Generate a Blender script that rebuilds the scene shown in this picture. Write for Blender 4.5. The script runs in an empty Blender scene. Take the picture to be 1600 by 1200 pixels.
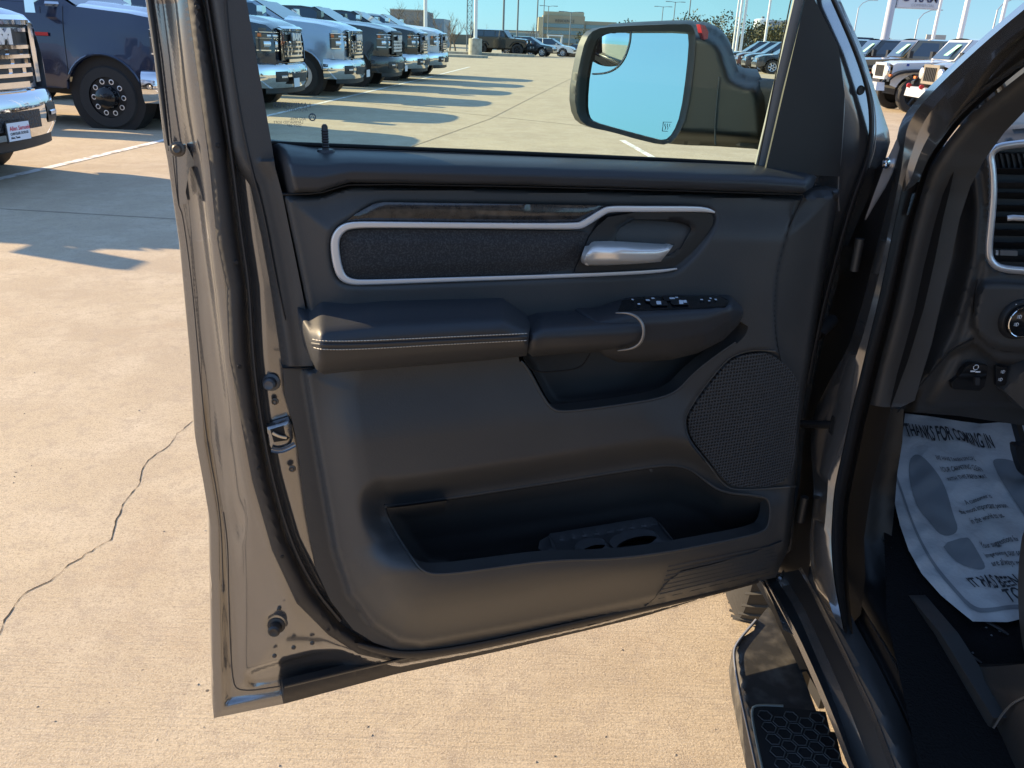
import bpy, math, random
import numpy as np
from mathutils import Vector, Matrix, geometry
# ---------------------------------------------------------------- camera, sky, sun, exposure
SC = bpy.context.scene
COL = SC.collection
FPX, HOR, ROLL, CAMZ = 1300.0, 56.0, math.atan(0.04), 1.43   # focal (px of 1600), horizon row, roll, eye height
PITCH = math.atan((600-HOR)*math.cos(ROLL)/FPX)
cp, sp, cr_, sr_ = math.cos(PITCH), math.sin(PITCH), math.cos(ROLL), math.sin(ROLL)
cam = bpy.data.cameras.new('camera'); cam_o = bpy.data.objects.new('camera', cam); COL.objects.link(cam_o)
cam.sensor_width = 36.0; cam.lens = FPX/1600*36.0; cam.clip_start = 0.02; cam.clip_end = 3000
_r = Vector((cr_, sr_*sp, sr_*cp)); _d = Vector((sr_, -cr_*sp, -cr_*cp)); _f = Vector((0, cp, -sp))
_m = Matrix.Identity(4)
for i in range(3):
    _m[i][0] = _r[i]; _m[i][1] = -_d[i]; _m[i][2] = -_f[i]
_m[2][3] = CAMZ
cam_o.matrix_world = _m
SC.camera = cam_o
SUN_EL = math.radians(22.5)
SUN_AZ = math.atan2(-1.0, 0.40)           # compass-style angle of the sun, from +Y towards +X
W = bpy.data.worlds.new("World"); SC.world = W; W.use_nodes = True
nt = W.node_tree; bg = nt.nodes['Background']
sky = nt.nodes.new('ShaderNodeTexSky'); sky.sky_type = 'NISHITA'; sky.sun_disc = False
sky.sun_elevation = SUN_EL; sky.sun_rotation = SUN_AZ; sky.air_density = 1.0; sky.dust_density = 0.0; sky.ozone_density = 3.0; sky.altitude = 3500
# clear winter sky: deeper blue low down, a little more light from overhead
tc = nt.nodes.new('ShaderNodeTexCoord'); sx = nt.nodes.new('ShaderNodeSeparateXYZ'); rp = nt.nodes.new('ShaderNodeValToRGB'); mu = nt.nodes.new('ShaderNodeMix')
nt.links.new(tc.outputs['Generated'], sx.inputs[0]); nt.links.new(sx.outputs['Z'], rp.inputs[0])
for k_, (p_, c_) in enumerate([(0.0, (.27, .36, .50)), (0.05, (.38, .46, .46)), (0.15, (.9, .85, .75)), (0.5, (2.0, 1.7, 1.45)), (1.0, (2.3, 2.0, 1.7))]):
    e_ = rp.color_ramp.elements[k_] if k_ < 2 else rp.color_ramp.elements.new(p_)
    e_.position = p_; e_.color = (*c_, 1)
mu.data_type = 'RGBA'; mu.blend_type = 'MULTIPLY'; mu.inputs['Factor'].default_value = 1.0
nt.links.new(sky.outputs[0], mu.inputs['A']); nt.links.new(rp.outputs[0], mu.inputs['B'])
nt.links.new(mu.outputs['Result'], bg.inputs[0]); bg.inputs[1].default_value = 0.11
sl = bpy.data.lights.new('sun', 'SUN'); sl.energy = 4.0; sl.angle = math.radians(0.5); sl.color = (1.0, 0.76, 0.46)
so = bpy.data.objects.new('sun', sl); COL.objects.link(so)
sdir = Vector((math.sin(SUN_AZ)*math.cos(SUN_EL), math.cos(SUN_AZ)*math.cos(SUN_EL), math.sin(SUN_EL)))
so.rotation_euler = sdir.to_track_quat('Z', 'Y').to_euler()
SC.view_settings.view_transform = 'Standard'; SC.view_settings.look = 'None'
SC.view_settings.exposure = 1.55; SC.view_settings.gamma = 1.0; SC.view_settings.use_curve_mapping = False
SC.cycles.max_bounces = 10; SC.cycles.transparent_max_bounces = 24; SC.cycles.use_denoising = True
SC.cycles.caustics_reflective = False; SC.cycles.caustics_refractive = False; SC.cycles.sample_clamp_indirect = 6
rnd = random.Random(7)
# ---------------------------------------------------------------- materials
MATS = {}
def mat(name, col, rough=0.5, metal=0.0, coat=0.0, spec=0.5, bump=None, var=None, emit=None, sheen=0):
    """bump=(scale, strength, distance), var=(scale, other colour, contrast lo, hi)"""
    if name in MATS: return MATS[name]
    m = bpy.data.materials.new(name); m.use_nodes = True; MATS[name] = m
    t = m.node_tree; b = t.nodes['Principled BSDF']
    b.inputs['Base Color'].default_value = (*col, 1); b.inputs['Roughness'].default_value = rough
    b.inputs['Metallic'].default_value = metal; b.inputs['Coat Weight'].default_value = coat
    b.inputs['Coat Roughness'].default_value = 0.04; b.inputs['Specular IOR Level'].default_value = spec
    co = t.nodes.new('ShaderNodeTexCoord')
    if var:
        n = t.nodes.new('ShaderNodeTexNoise'); n.inputs['Scale'].default_value = var[0]; n.inputs['Detail'].default_value = 4
        t.links.new(co.outputs['Object'], n.inputs['Vector'])
        r = t.nodes.new('ShaderNodeMapRange'); r.inputs['From Min'].default_value = var[2]; r.inputs['From Max'].default_value = var[3]
        t.links.new(n.outputs['Fac'], r.inputs['Value'])
        x = t.nodes.new('ShaderNodeMix'); x.data_type = 'RGBA'
        x.inputs['A'].default_value = (*col, 1); x.inputs['B'].default_value = (*var[1], 1)
        t.links.new(r.outputs[0], x.inputs['Factor']); t.links.new(x.outputs['Result'], b.inputs['Base Color'])
    if bump:
        n = t.nodes.new('ShaderNodeTexNoise'); n.inputs['Scale'].default_value = bump[0]; n.inputs['Detail'].default_value = 3
        t.links.new(co.outputs['Object'], n.inputs['Vector'])
        q = t.nodes.new('ShaderNodeBump'); q.inputs['Strength'].default_value = bump[1]; q.inputs['Distance'].default_value = bump[2]
        t.links.new(n.outputs['Fac'], q.inputs['Height']); t.links.new(q.outputs[0], b.inputs['Normal'])
    if emit:
        b.inputs['Emission Color'].default_value = (*emit[:3], 1); b.inputs['Emission Strength'].default_value = emit[3]
    return m
def glass_mat(name, tint, rough=0.0, base=0.04):
    m = bpy.data.materials.new(name); m.use_nodes = True; MATS[name] = m
    t = m.node_tree; t.nodes.remove(t.nodes['Principled BSDF']); out = t.nodes['Material Output']
    tr = t.nodes.new('ShaderNodeBsdfTransparent'); tr.inputs[0].default_value = (*tint, 1)
    gl = t.nodes.new('ShaderNodeBsdfGlossy'); gl.inputs['Roughness'].default_value = rough
    fr = t.nodes.new('ShaderNodeFresnel'); fr.inputs[0].default_value = 1.24
    mx = t.nodes.new('ShaderNodeMixShader')
    t.links.new(fr.outputs[0], mx.inputs[0]); t.links.new(tr.outputs[0], mx.inputs[1]); t.links.new(gl.outputs[0], mx.inputs[2])
    t.links.new(mx.outputs[0], out.inputs[0]); return m
M_TRIM = mat('door_trim_plastic', (0.047, 0.048, 0.050), 0.50, spec=0.4, bump=(420, 0.30, 0.0007), var=(7, (0.058, 0.058, 0.058), .45, .75))
M_TRIM2 = mat('soft_vinyl', (0.028, 0.031, 0.037), 0.47, spec=0.45, bump=(700, 0.16, 0.0006))
M_FABRIC = mat('door_fabric', (0.032, 0.032, 0.034), 0.85, spec=0.2, bump=(420, 0.5, 0.001), var=(500, (0.07, 0.07, 0.072), 0.45, 0.7))
M_WOOD = mat('smoked_wood', (0.022, 0.020, 0.020), 0.2, coat=0.5, var=(90, (0.05, 0.043, 0.038), 0.45, 0.65))
M_GLOSS = mat('gloss_black', (0.008, 0.009, 0.011), 0.12)
M_SATIN = mat('satin_silver', (0.74, 0.75, 0.78), 0.30, 0.5)
M_CHROME = mat('chrome', (0.82, 0.83, 0.85), 0.06, 1.0)
M_PAINT = mat('grey_metallic_paint', (0.245, 0.245, 0.25), 0.20, 0.8, coat=1.0, spec=0.5)
M_SEAL = mat('rubber_seal', (0.028, 0.026, 0.026), 0.55, spec=0.4, bump=(300, 0.1, 0.001))
M_BLACK = mat('black_plastic', (0.014, 0.015, 0.017), 0.5)
M_DARK = mat('deep_black', (0.006, 0.006, 0.007), 0.7)
M_CARPET = mat('carpet', (0.012, 0.012, 0.013), 0.95, spec=0.1, bump=(250, 0.8, 0.004))
M_TYRE = mat('tyre_rubber', (0.022, 0.022, 0.023), 0.75, bump=(40, 0.3, 0.004))
M_GLASS = glass_mat('tinted_window_glass', (0.80, 0.97, 0.90))
# ---------------------------------------------------------------- view rays -> points on planes
def ray(P):
    P = np.asarray(P, float); u = (P[:, 0]-800)/FPX; v = (P[:, 1]-600)/FPX
    u2 = u*cr_+v*sr_; v2 = -u*sr_+v*cr_
    return np.stack([u2, cp-v2*sp, -(sp+v2*cp)], 1)
def _plane(P, n, c):       # points with p.n == c (n, c relative to the eye)
    D = ray(P); t = np.asarray(c)/(D @ np.asarray(n)); p = D*t[:, None]; p[:, 2] += CAMZ; return p
DN = np.array([0.3970, -0.9178, 0.0]); DP = np.array([-0.42, 0.94, 0]); DC = DN @ DP   # the open door's plane
BF = np.array([-0.0950, 0.9955, 0.0]); BI = np.array([0.9955, 0.0950, 0.0]); BC = BI @ np.array([0.552, 0.88, 0])  # the cab side
def door(P, d): return _plane(P, DN, DC + np.zeros(len(P)) + d)
def side(P, w): return _plane(P, BI, BC + np.zeros(len(P)) + w)
def front(P, f): return _plane(P, BF, np.zeros(len(P)) + f)
def level(P, z): return _plane(P, np.array([0, 0, 1.0]), np.zeros(len(P)) + z - CAMZ)
DBACK = -DN; SBACK = BI; FBACK = BF
# ---------------------------------------------------------------- mesh helpers
def link(name, verts, faces, m, parent=None, smooth=40, mats=None, midx=None):
    me = bpy.data.meshes.new(name); me.from_pydata([tuple(map(float, v)) for v in verts], [], [tuple(map(int, f)) for f in faces]); me.validate(); me.update()
    for mm in (mats or [m]): me.materials.append(mm)
    if midx is not None and len(midx) == len(me.polygons): me.polygons.foreach_set('material_index', midx)
    if smooth:
        me.polygons.foreach_set('use_smooth', [True]*len(me.polygons))
        if smooth < 180: me.set_sharp_from_angle(angle=math.radians(smooth))
    o = bpy.data.objects.new(name, me); COL.objects.link(o)
    if parent: o.parent = parent
    return o
def thing(name, label, cat, group=None, loc=(0, 0, 0), rz=0.0):
    o = bpy.data.objects.new(name, None); COL.objects.link(o); o.location = loc; o.rotation_euler = (0, 0, rz)
    o.empty_display_size = 0.2
    tag(o, label, cat, group); return o
def tag(o, label, cat, group=None):
    o['label'] = label; o['category'] = cat
    if group: o['group'] = group
    return o
def chaikin(P, n=2, closed=True):
    P = np.asarray(P, float)
    for _ in range(n):
        if closed:
            Q = np.roll(P, -1, 0); P = np.stack([P*.75+Q*.25, P*.25+Q*.75], 1).reshape(-1, P.shape[1])
        else:
            Q = P[1:]; R = P[:-1]; M = np.stack([R*.75+Q*.25, R*.25+Q*.75], 1).reshape(-1, P.shape[1])
            P = np.vstack([P[:1], M, P[-1:]])
    return P
def resample(P, n=None, step=None, closed=False):
    P = np.asarray(P, float)
    if closed: P = np.vstack([P, P[:1]])
    L = np.r_[0, np.cumsum(np.hypot(*(np.diff(P[:, :2], axis=0).T)))]
    if n is None: n = max(2, int(round(L[-1]/step))+1)
    t = np.linspace(0, L[-1], n)
    Q = np.stack([np.interp(t, L, P[:, k]) for k in range(P.shape[1])], 1)
    return Q[:-1] if closed else Q
def subdiv(P, step, closed=False):
    P = np.asarray(P, float); out = []; n = len(P)
    for i in range(n if closed else n-1):
        a = P[i]; b = P[(i+1) % n]; L = math.hypot(b[0]-a[0], b[1]-a[1])
        if L < 1e-6: continue
        k = max(1, int(round(L/step))); out += [a+(b-a)*j/k for j in range(k)]
    if not closed: out.append(P[-1])
    return np.array(out)
def inside(poly, X, Y):
    poly = np.asarray(poly, float); c = np.zeros(X.shape, bool); n = len(poly)
    for i in range(n):
        x1, y1 = poly[i][:2]; x2, y2 = poly[(i+1) % n][:2]
        if y1 == y2: continue
        k = ((y1 > Y) != (y2 > Y)) & (X < (x2-x1)*(Y-y1)/(y2-y1)+x1); c ^= k
    return c
def dist(poly, X, Y, closed=True):
    poly = np.asarray(poly, float); D = np.full(X.shape, 1e9); n = len(poly)
    for i in range(n if closed else n-1):
        a = poly[i][:2]; b = poly[(i+1) % n][:2]; ab = b-a; L = ab @ ab+1e-12
        t = np.clip(((X-a[0])*ab[0]+(Y-a[1])*ab[1])/L, 0, 1)
        D = np.minimum(D, np.hypot(X-a[0]-t*ab[0], Y-a[1]-t*ab[1]))
    return D
def sd(poly, X, Y):
    return np.where(inside(poly, X, Y), 1, -1)*dist(poly, X, Y)
def offs(P, d):
    """loop moved inwards by d pixels"""
    P = np.asarray(P, float); T = np.roll(P, -1, 0)-np.roll(P, 1, 0); T /= np.hypot(T[:, 0], T[:, 1])[:, None]+1e-9; N = np.stack([-T[:, 1], T[:, 0]], 1)
    Q = P+N*d
    if inside(P, Q[:, 0], Q[:, 1]).mean() < .5: Q = P-N*d
    return np.vstack([Q, Q[:1]])
def offl(P, d, right=True):
    P = resample(chaikin(P, 1, False), step=12); T = np.gradient(P, axis=0); T /= np.hypot(T[:, 0], T[:, 1])[:, None]; N = np.stack([-T[:, 1], T[:, 0]], 1)*(1 if right else -1)
    return P+N*d
def ss(t): t = np.clip(t, 0, 1); return t*t*(3-2*t)
def ip(x, P): P = sorted(P); return np.interp(x, [p[0] for p in P], [p[1] for p in P])
def relief(name, outline, surf, dep, m, parent=None, sp_=8, holes=(), lines=(), thick=0.0, back=None, smooth=50, step=None, hole_thick=None):
    """A moulded sheet: outline traced, inside triangulated, each point given its own depth on the surface family surf."""
    step = step or sp_
    outline = subdiv(outline, step, True); hs = [subdiv(h, step, True) for h in holes]
    ls = [subdiv(l, step) for l in lines]
    x0, y0 = outline.min(0); x1, y1 = outline.max(0)
    gx, gy = np.meshgrid(np.arange(x0, x1, sp_), np.arange(y0, y1, sp_*.87)); gx = gx+(np.arange(gx.shape[0]) % 2)[:, None]*sp_*.5
    gx = gx.ravel(); gy = gy.ravel(); k = inside(outline, gx, gy) & (dist(outline, gx, gy) > sp_*.45)
    for h in hs: k &= ~inside(h, gx, gy) & (dist(h, gx, gy) > sp_*.45)
    for l in ls: k &= dist(l, gx, gy, False) > sp_*.45
    pts = []; edges = []
    for c in [outline]+hs:
        b = len(pts); pts += [tuple(p[:2]) for p in c]; edges += [(b+i, b+(i+1) % len(c)) for i in range(len(c))]
    for c in ls:
        b = len(pts); pts += [tuple(p[:2]) for p in c]; edges += [(b+i, b+i+1) for i in range(len(c)-1)]
    pts += list(zip(gx[k], gy[k]))
    V, _, Fc, *_ = geometry.delaunay_2d_cdt([Vector(p) for p in pts], edges, [], 0, 1e-4)
    V = np.array([tuple(v) for v in V]); Fc = np.array([f for f in Fc if len(f) == 3])
    C = V[Fc].mean(1); k = inside(outline, C[:, 0], C[:, 1])
    for h in hs: k &= ~inside(h, C[:, 0], C[:, 1])
    Fc = Fc[k]
    d = dep(V[:, 0], V[:, 1]) if callable(dep) else np.full(len(V), float(dep))
    P3 = surf(V, d)
    # orient towards the eye
    n = np.cross(P3[Fc[:, 1]]-P3[Fc[:, 0]], P3[Fc[:, 2]]-P3[Fc[:, 0]]); c = P3[Fc].mean(1)-np.array([0, 0, CAMZ])
    fl = (n*c).sum(1) > 0; Fc[fl] = Fc[fl][:, ::-1]
    verts = P3; faces = [tuple(f) for f in Fc]
    if thick:
        from collections import Counter
        cnt = {}
        for f in faces:
            for a, b in ((f[0], f[1]), (f[1], f[2]), (f[2], f[0])): cnt[(a, b)] = 1
        bd = [e for e in cnt if (e[1], e[0]) not in cnt]
        ids = {}; ex = []
        onhole = (dist(outline, V[:, 0], V[:, 1]) > 2) if hole_thick is not None else None
        for a, b in bd:
            for q in (a, b):
                if q not in ids:
                    ids[q] = len(P3)+len(ex); tq = thick
                    if hole_thick is not None and onhole[q]: tq = hole_thick
                    ex.append(P3[q]+np.asarray(back)*tq)
        verts = np.vstack([P3, np.array(ex)]); faces += [(b, a, ids[a], ids[b]) for a, b in bd]
    return link(name, verts, faces, m, parent, smooth)
def ribbon(name, P, width, surf, dep, bulge, m, parent=None, n=6, step=6, smooth=60, it=2, closed=False, join=False, p=2):
    """A raised bead along a traced line: half-round section. width px, dep/bulge metres (dep may be the 3rd column)."""
    P = np.asarray(P, float)
    if P.shape[1] == 2: P = np.c_[P, np.full(len(P), dep)]
    if np.ndim(width) == 0: P = np.c_[P, np.full(len(P), float(width))]
    else: P = np.c_[P, np.asarray(width, float)]
    P = chaikin(P, it, closed); P = resample(P, step=step, closed=closed)
    if closed: T = np.roll(P, -1, 0)[:, :2]-np.roll(P, 1, 0)[:, :2]
    else: T = np.gradient(P[:, :2], axis=0)
    T /= np.hypot(T[:, 0], T[:, 1])[:, None]+1e-9; N = np.stack([-T[:, 1], T[:, 0]], 1)
    rows = []
    for j in range(n+1):
        a = -1+2*j/n
        q = P[:, :2]+N*(a*P[:, 3:4]/2); rows.append(surf(q, P[:, 2]+bulge*max(0, 1-abs(a)**p)**(1/p)))
    V = np.concatenate(rows); L = len(P); F = []
    for j in range(n):
        for i in range(L if closed else L-1):
            k = (i+1) % L; F.append((j*L+i, j*L+k, (j+1)*L+k, (j+1)*L+i))
    if join: return V, F
    return link(name, V, F, m, parent, smooth)
def skin(name, lines, surf, m, parent=None, n=60, smooth=35, it=1, mid=None):
    """Sheet metal through traced lines, each row = [(px,py,depth),...]; rows are matched end to end (in two legs when mid is given)."""
    rows = []
    for r, L in enumerate(lines):
        L = np.asarray(L, float)
        if mid is None: Q = resample(chaikin(L, it, False), n=n)
        else:
            k = mid[r]; Q = np.vstack([resample(chaikin(L[:k+1], it, False), n=n), resample(chaikin(L[k:], it, False), n=n)[1:]])
        rows.append(surf(Q[:, :2], Q[:, 2]))
    V = np.concatenate(rows); K = len(rows[0]); F = []
    for j in range(len(rows)-1):
        for i in range(K-1): F.append((j*K+i, j*K+i+1, (j+1)*K+i+1, (j+1)*K+i))
    return link(name, V, F, m, parent, smooth)
def merge(parts):
    V = []; F = []; MI = []; b = 0
    for k, (v, f) in enumerate(parts):
        v = np.asarray(v, float); V.append(v); F += [tuple(i+b for i in q) for q in f]; MI += [k]*len(f); b += len(v)
    return np.concatenate(V), F, MI
def box(c, s, rz=0.0, tap=1.0):
    x, y, z = [q/2 for q in s]; P = []
    for k, zz in enumerate((-z, z)):
        g = tap if k else 1
        for a, b in ((-1, -1), (1, -1), (1, 1), (-1, 1)):
            X, Y = a*x*g, b*y*g; P.append((c[0]+X*math.cos(rz)-Y*math.sin(rz), c[1]+X*math.sin(rz)+Y*math.cos(rz), c[2]+zz))
    return np.array(P), [(3, 2, 1, 0), (4, 5, 6, 7), (0, 1, 5, 4), (1, 2, 6, 5), (2, 3, 7, 6), (3, 0, 4, 7)]
def frame_of(d):
    d = np.asarray(d, float); d = d/np.linalg.norm(d); a = np.array([0, 0, 1.0]) if abs(d[2]) < .9 else np.array([1.0, 0, 0])
    u = np.cross(a, d); u /= np.linalg.norm(u); return u, np.cross(d, u), d
def lathe(c, axis, prof, n=24, caps=True):
    """prof = [(distance along axis, radius)]"""
    u, v, d = frame_of(axis); c = np.asarray(c, float); V = []; F = []
    for h, r in prof:
        for i in range(n):
            a = 2*math.pi*i/n; V.append(c+d*h+u*r*math.cos(a)+v*r*math.sin(a))
    for j in range(len(prof)-1):
        for i in range(n): k = (i+1) % n; F.append((j*n+i, j*n+k, (j+1)*n+k, (j+1)*n+i))
    if caps: F.append(tuple(range(n))[::-1]); F.append(tuple(range((len(prof)-1)*n, len(prof)*n)))
    return np.array(V), F
def tube(P, r, n=8):
    P = np.asarray(P, float); T = np.gradient(P, axis=0); V = []; F = []
    for i, p in enumerate(P):
        u, v, _ = frame_of(T[i]); rr = r[i] if np.ndim(r) else r
        for k in range(n): a = 2*math.pi*k/n; V.append(p+u*rr*math.cos(a)+v*rr*math.sin(a))
    for i in range(len(P)-1):
        for k in range(n): q = (k+1) % n; F.append((i*n+k, i*n+q, (i+1)*n+q, (i+1)*n+k))
    F.append(tuple(range(n))[::-1]); F.append(tuple(range((len(P)-1)*n, len(P)*n)))
    return np.array(V), F
def text(name, body, m, parent, M, size=1.0, extrude=0.0, align='LEFT', bold=0.0, sx=1.0, shear=0.0, spacing=1.0):
    cu = bpy.data.curves.new(name, 'FONT'); cu.body = body; cu.size = size; cu.align_x = align; cu.offset = bold; cu.extrude = extrude
    cu.shear = shear; cu.space_character = spacing; cu.resolution_u = 3
    o = bpy.data.objects.new(name, cu); COL.objects.link(o); bpy.context.view_layer.update()
    me = bpy.data.meshes.new_from_object(o.evaluated_get(bpy.context.evaluated_depsgraph_get())); bpy.data.objects.remove(o)
    for v in me.vertices: v.co.x *= sx
    me.transform(M); me.materials.clear(); me.materials.append(m)
    q = bpy.data.objects.new(name, me); COL.objects.link(q); q.parent = parent; return q
# ---------------------------------------------------------------- ground
def ground_material():
    m = bpy.data.materials.new('concrete_paving'); m.use_nodes = True; t = m.node_tree; b = t.nodes['Principled BSDF']
    N = t.nodes.new; Lk = t.links.new
    geo = N('ShaderNodeNewGeometry')
    def noise(s, det=4, rough=0.55, dist_=0.0):
        n = N('ShaderNodeTexNoise'); n.inputs['Scale'].default_value = s; n.inputs['Detail'].default_value = det
        n.inputs['Roughness'].default_value = rough; n.inputs['Distortion'].default_value = dist_; Lk(geo.outputs['Position'], n.inputs['Vector']); return n.outputs['Fac']
    def rng(v, a, b_, c=0.0, d=1.0):
        r = N('ShaderNodeMapRange'); r.inputs['From Min'].default_value = a; r.inputs['From Max'].default_value = b_
        r.inputs['To Min'].default_value = c; r.inputs['To Max'].default_value = d; Lk(v, r.inputs['Value']); return r.outputs[0]
    def mix(f, a, b_, mode='MIX'):
        x = N('ShaderNodeMix'); x.data_type = 'RGBA'; x.blend_type = mode
        if isinstance(f, float): x.inputs['Factor'].default_value = f
        else: Lk(f, x.inputs['Factor'])
        for s, q in (('A', a), ('B', b_)):
            if isinstance(q, tuple): x.inputs[s].default_value = (*q, 1)
            else: Lk(q, x.inputs[s])
        return x.outputs['Result']
    c = mix(rng(noise(0.7, 5, .6, .4), .38, .62), (0.50, 0.405, 0.275), (0.41, 0.325, 0.225))
    c = mix(rng(noise(3.0, 5, .65), .45, .75), c, (0.56, 0.47, 0.345))
    c = mix(rng(noise(1.6, 6, .7, .6), .54, .66, 0, .55), c, (0.40, 0.30, 0.20))
    c = mix(rng(noise(45, 5, .8), .50, .66, 0, .55), c, (0.30, 0.24, 0.17))
    c = mix(rng(noise(14, 4, .7), .50, .68, 0, .8), c, (0.36, 0.29, 0.215))
    c = mix(rng(noise(120, 3, .8), .50, .66, 0, .75), c, (0.25, 0.20, 0.145))        # sand grain
    c = mix(rng(noise(260, 2, .8), .50, .68, 0, .7), c, (0.64, 0.56, 0.44))
    # broom streaks
    mp = N('ShaderNodeMapping'); mp.inputs['Rotation'].default_value = (0, 0, 0.12); mp.inputs['Scale'].default_value = (6, 130, 1)
    Lk(geo.outputs['Position'], mp.inputs['Vector'])
    st = N('ShaderNodeTexNoise'); st.inputs['Scale'].default_value = 1.0; st.inputs['Detail'].default_value = 3; Lk(mp.outputs[0], st.inputs['Vector'])
    c = mix(rng(st.outputs['Fac'], .52, .75, 0, .16), c, (0.31, 0.25, 0.19))
    vor = N('ShaderNodeTexVoronoi'); vor.inputs['Scale'].default_value = 5.0; vor.inputs['Randomness'].default_value = 1.0; Lk(geo.outputs['Position'], vor.inputs['Vector'])
    c = mix(rng(vor.outputs['Distance'], .018, .03, 1, 0), c, (0.10, 0.085, 0.07))      # little pits and specks
    Lk(c, b.inputs['Base Color']); b.inputs['Roughness'].default_value = 0.85; b.inputs['Specular IOR Level'].default_value = 0.25
    bp = N('ShaderNodeBump'); bp.inputs['Strength'].default_value = 0.6; bp.inputs['Distance'].default_value = 0.003
    ad = N('ShaderNodeMath'); ad.operation = 'ADD'; Lk(noise(180, 3, .8), ad.inputs[0]); Lk(st.outputs['Fac'], ad.inputs[1])
    Lk(ad.outputs[0], bp.inputs['Height']); Lk(bp.outputs[0], b.inputs['Normal'])
    return m
M_GROUND = ground_material()
GY = [(-1500, 0), (66, 0), (74, -.02), (84, -.2), (120, -1.15), (200, -1.9), (320, -2.2), (1500, -2.2)]
def gz(y): return float(ip(y, GY))
g = link('ground', [(x, y, z) for y, z in GY for x in (-1500, 1500)], [(2*i, 2*i+1, 2*i+3, 2*i+2) for i in range(len(GY)-1)], M_GROUND, smooth=0); g['kind'] = 'structure'
M_LINE = mat('worn_white_line', (0.80, 0.77, 0.72), 0.7, var=(9, (0.45, 0.38, 0.30), 0.52, 0.62))
M_JOINT = mat('dark_joint', (0.17, 0.135, 0.10), 0.9)
def strip(name, P, w, z, m, kind='structure', jit=0.0, parent=None):
    P = np.asarray(P, float); P = resample(P, n=max(2, len(P)) if jit == 0 else len(P)); T = np.gradient(P, axis=0); T /= np.hypot(T[:, 0], T[:, 1])[:, None]
    N = np.stack([-T[:, 1], T[:, 0]], 1); V = []
    for i in range(len(P)):
        ww = w if not jit else w*(1+jit*rnd.uniform(-1, 1))
        V.append((*(P[i]+N[i]*ww/2), z)); V.append((*(P[i]-N[i]*ww/2), z))
    o = link(name, V, [(2*i+1, 2*i+3, 2*i+2, 2*i) for i in range(len(P)-1)], m, parent, smooth=0); o['kind'] = kind; return o
strip('parking_line', [(-5.75, -2.2), (-4.92, 7.94), (-4.10, 19.2), (-3.4, 29), (-2.6, 42)], 0.11, 0.004, M_LINE)
strip('parking_line', [(1.55, 13.4), (1.78, 11.2), (1.95, 9.6)], 0.10, 0.004, M_LINE)
strip('pavement_joint', [(-9.5, 24.0), (-4.4, 19.3), (-0.2, 16.22), (4.5, 13.1), (14, 6.9)], 0.022, 0.004, M_JOINT)
strip('pavement_joint', [(-1.75, 10.2), (-1.05, 12.26), (-0.44, 17.4), (0.5, 24.5), (1.8, 34)], 0.014, 0.004, M_JOINT)
strip('pavement_joint', [(-12, 7.3), (-4, 6.6), (-2, 6.45), (3, 6.0)], 0.010, 0.004, M_JOINT)
# crack wandering through the slab (traced where it lies on the ground)
pv = []; pf = []
for k_ in range(420):
    y_ = 1.0+rnd.random()**1.6*9; x_ = rnd.uniform(-1.0, .55)*y_; r_ = rnd.uniform(.0012, .0042); i_ = len(pv); a0 = rnd.uniform(0, 6)
    pv += [(x_+r_*math.cos(a0+t*1.257)*rnd.uniform(.7, 1.3), y_+r_*math.sin(a0+t*1.257)*rnd.uniform(.7, 1.3), .0002) for t in range(5)]+[(x_+rnd.uniform(-.3, .3)*r_, y_+rnd.uniform(-.3, .3)*r_, r_*rnd.uniform(.5, 1.0))]
    pf += [(i_+t, i_+(t+1) % 5, i_+5) for t in range(5)]
gr_ = link('loose_grit', pv, pf, mat('grit', (.16, .13, .10), .9, var=(3, (.42, .36, .28), .4, .6)), smooth=0); gr_['kind'] = 'stuff'
ck = [(0, 992), (8, 968), (30, 935), (58, 915), (84, 905), (110, 880), (150, 856), (176, 842), (180, 815), (192, 790), (218, 755), (222, 730), (240, 712), (262, 700), (275, 680), (302, 658), (330, 640)]
ck = resample(ck, step=7); rk = random.Random(3)
ck = ck+np.array([(rk.uniform(-1.8, 1.8), rk.uniform(-1.8, 1.8)) for _ in ck])
ck = level(ck, 0.0)[:, :2]
strip('pavement_crack', ck, 0.0026, 0.0012, mat('crack_dark', (0.06, 0.048, 0.038), 0.95, spec=.1), jit=0.8)
# ---------------------------------------------------------------- the grey pickup with its door open
truck = thing('pickup_truck', 'dark grey metallic pickup in the foreground with its front door standing open', 'pickup truck', loc=(1.5, 2.0, 0))
def into(o, par=truck):          # parent while keeping world-space vertices
    o.parent = par; o.matrix_parent_inverse = Matrix.Translation(-Vector(truck.location)) if par is truck else Matrix.Identity(4); return o
OUT_L = [(133, -560), (228, 0), (242, 93), (257, 224), (264, 261), (282, 387), (298, 560), (306, 690), (318, 755), (329, 820), (331, 940), (334, 1122)]
OUT_B = [(443, 1100), (620, 1052), (800, 1013), (1000, 965), (1120, 932), (1190, 905)]
OUT_R = [(1235, 860), (1250, 750), (1262, 640), (1285, 540), (1318, 400), (1352, 320), (1380, 262), (1391, 222), (1389, 205), (1367, 139), (1346, 73), (1313, 0), (1225, -180), (1060, -380), (850, -560), (500, -600)]
HOLE = [(300, -500), (385, 0), (424, 224), (1186, 258), (1247, 0), (1268, -95), (1150, -230), (1000, -390), (840, -500)]
HEM = [(143, -560), (238, 0), (252, 93), (267, 224), (276, 261), (296, 387), (318, 560), (328, 690), (341, 760), (349, 830), (352, 940), (352, 1098), (443, 1080), (620, 1036), (800, 998), (1000, 955), (1190, 897)]
SEAL_IN = [(232, -560), (317, 0), (354, 224), (372, 373), (384, 448), (390, 560), (401, 650), (419, 745), (447, 845), (487, 925), (527, 973), (573, 1006), (630, 1021), (740, 1004), (925, 966), (1180, 902)]
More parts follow.
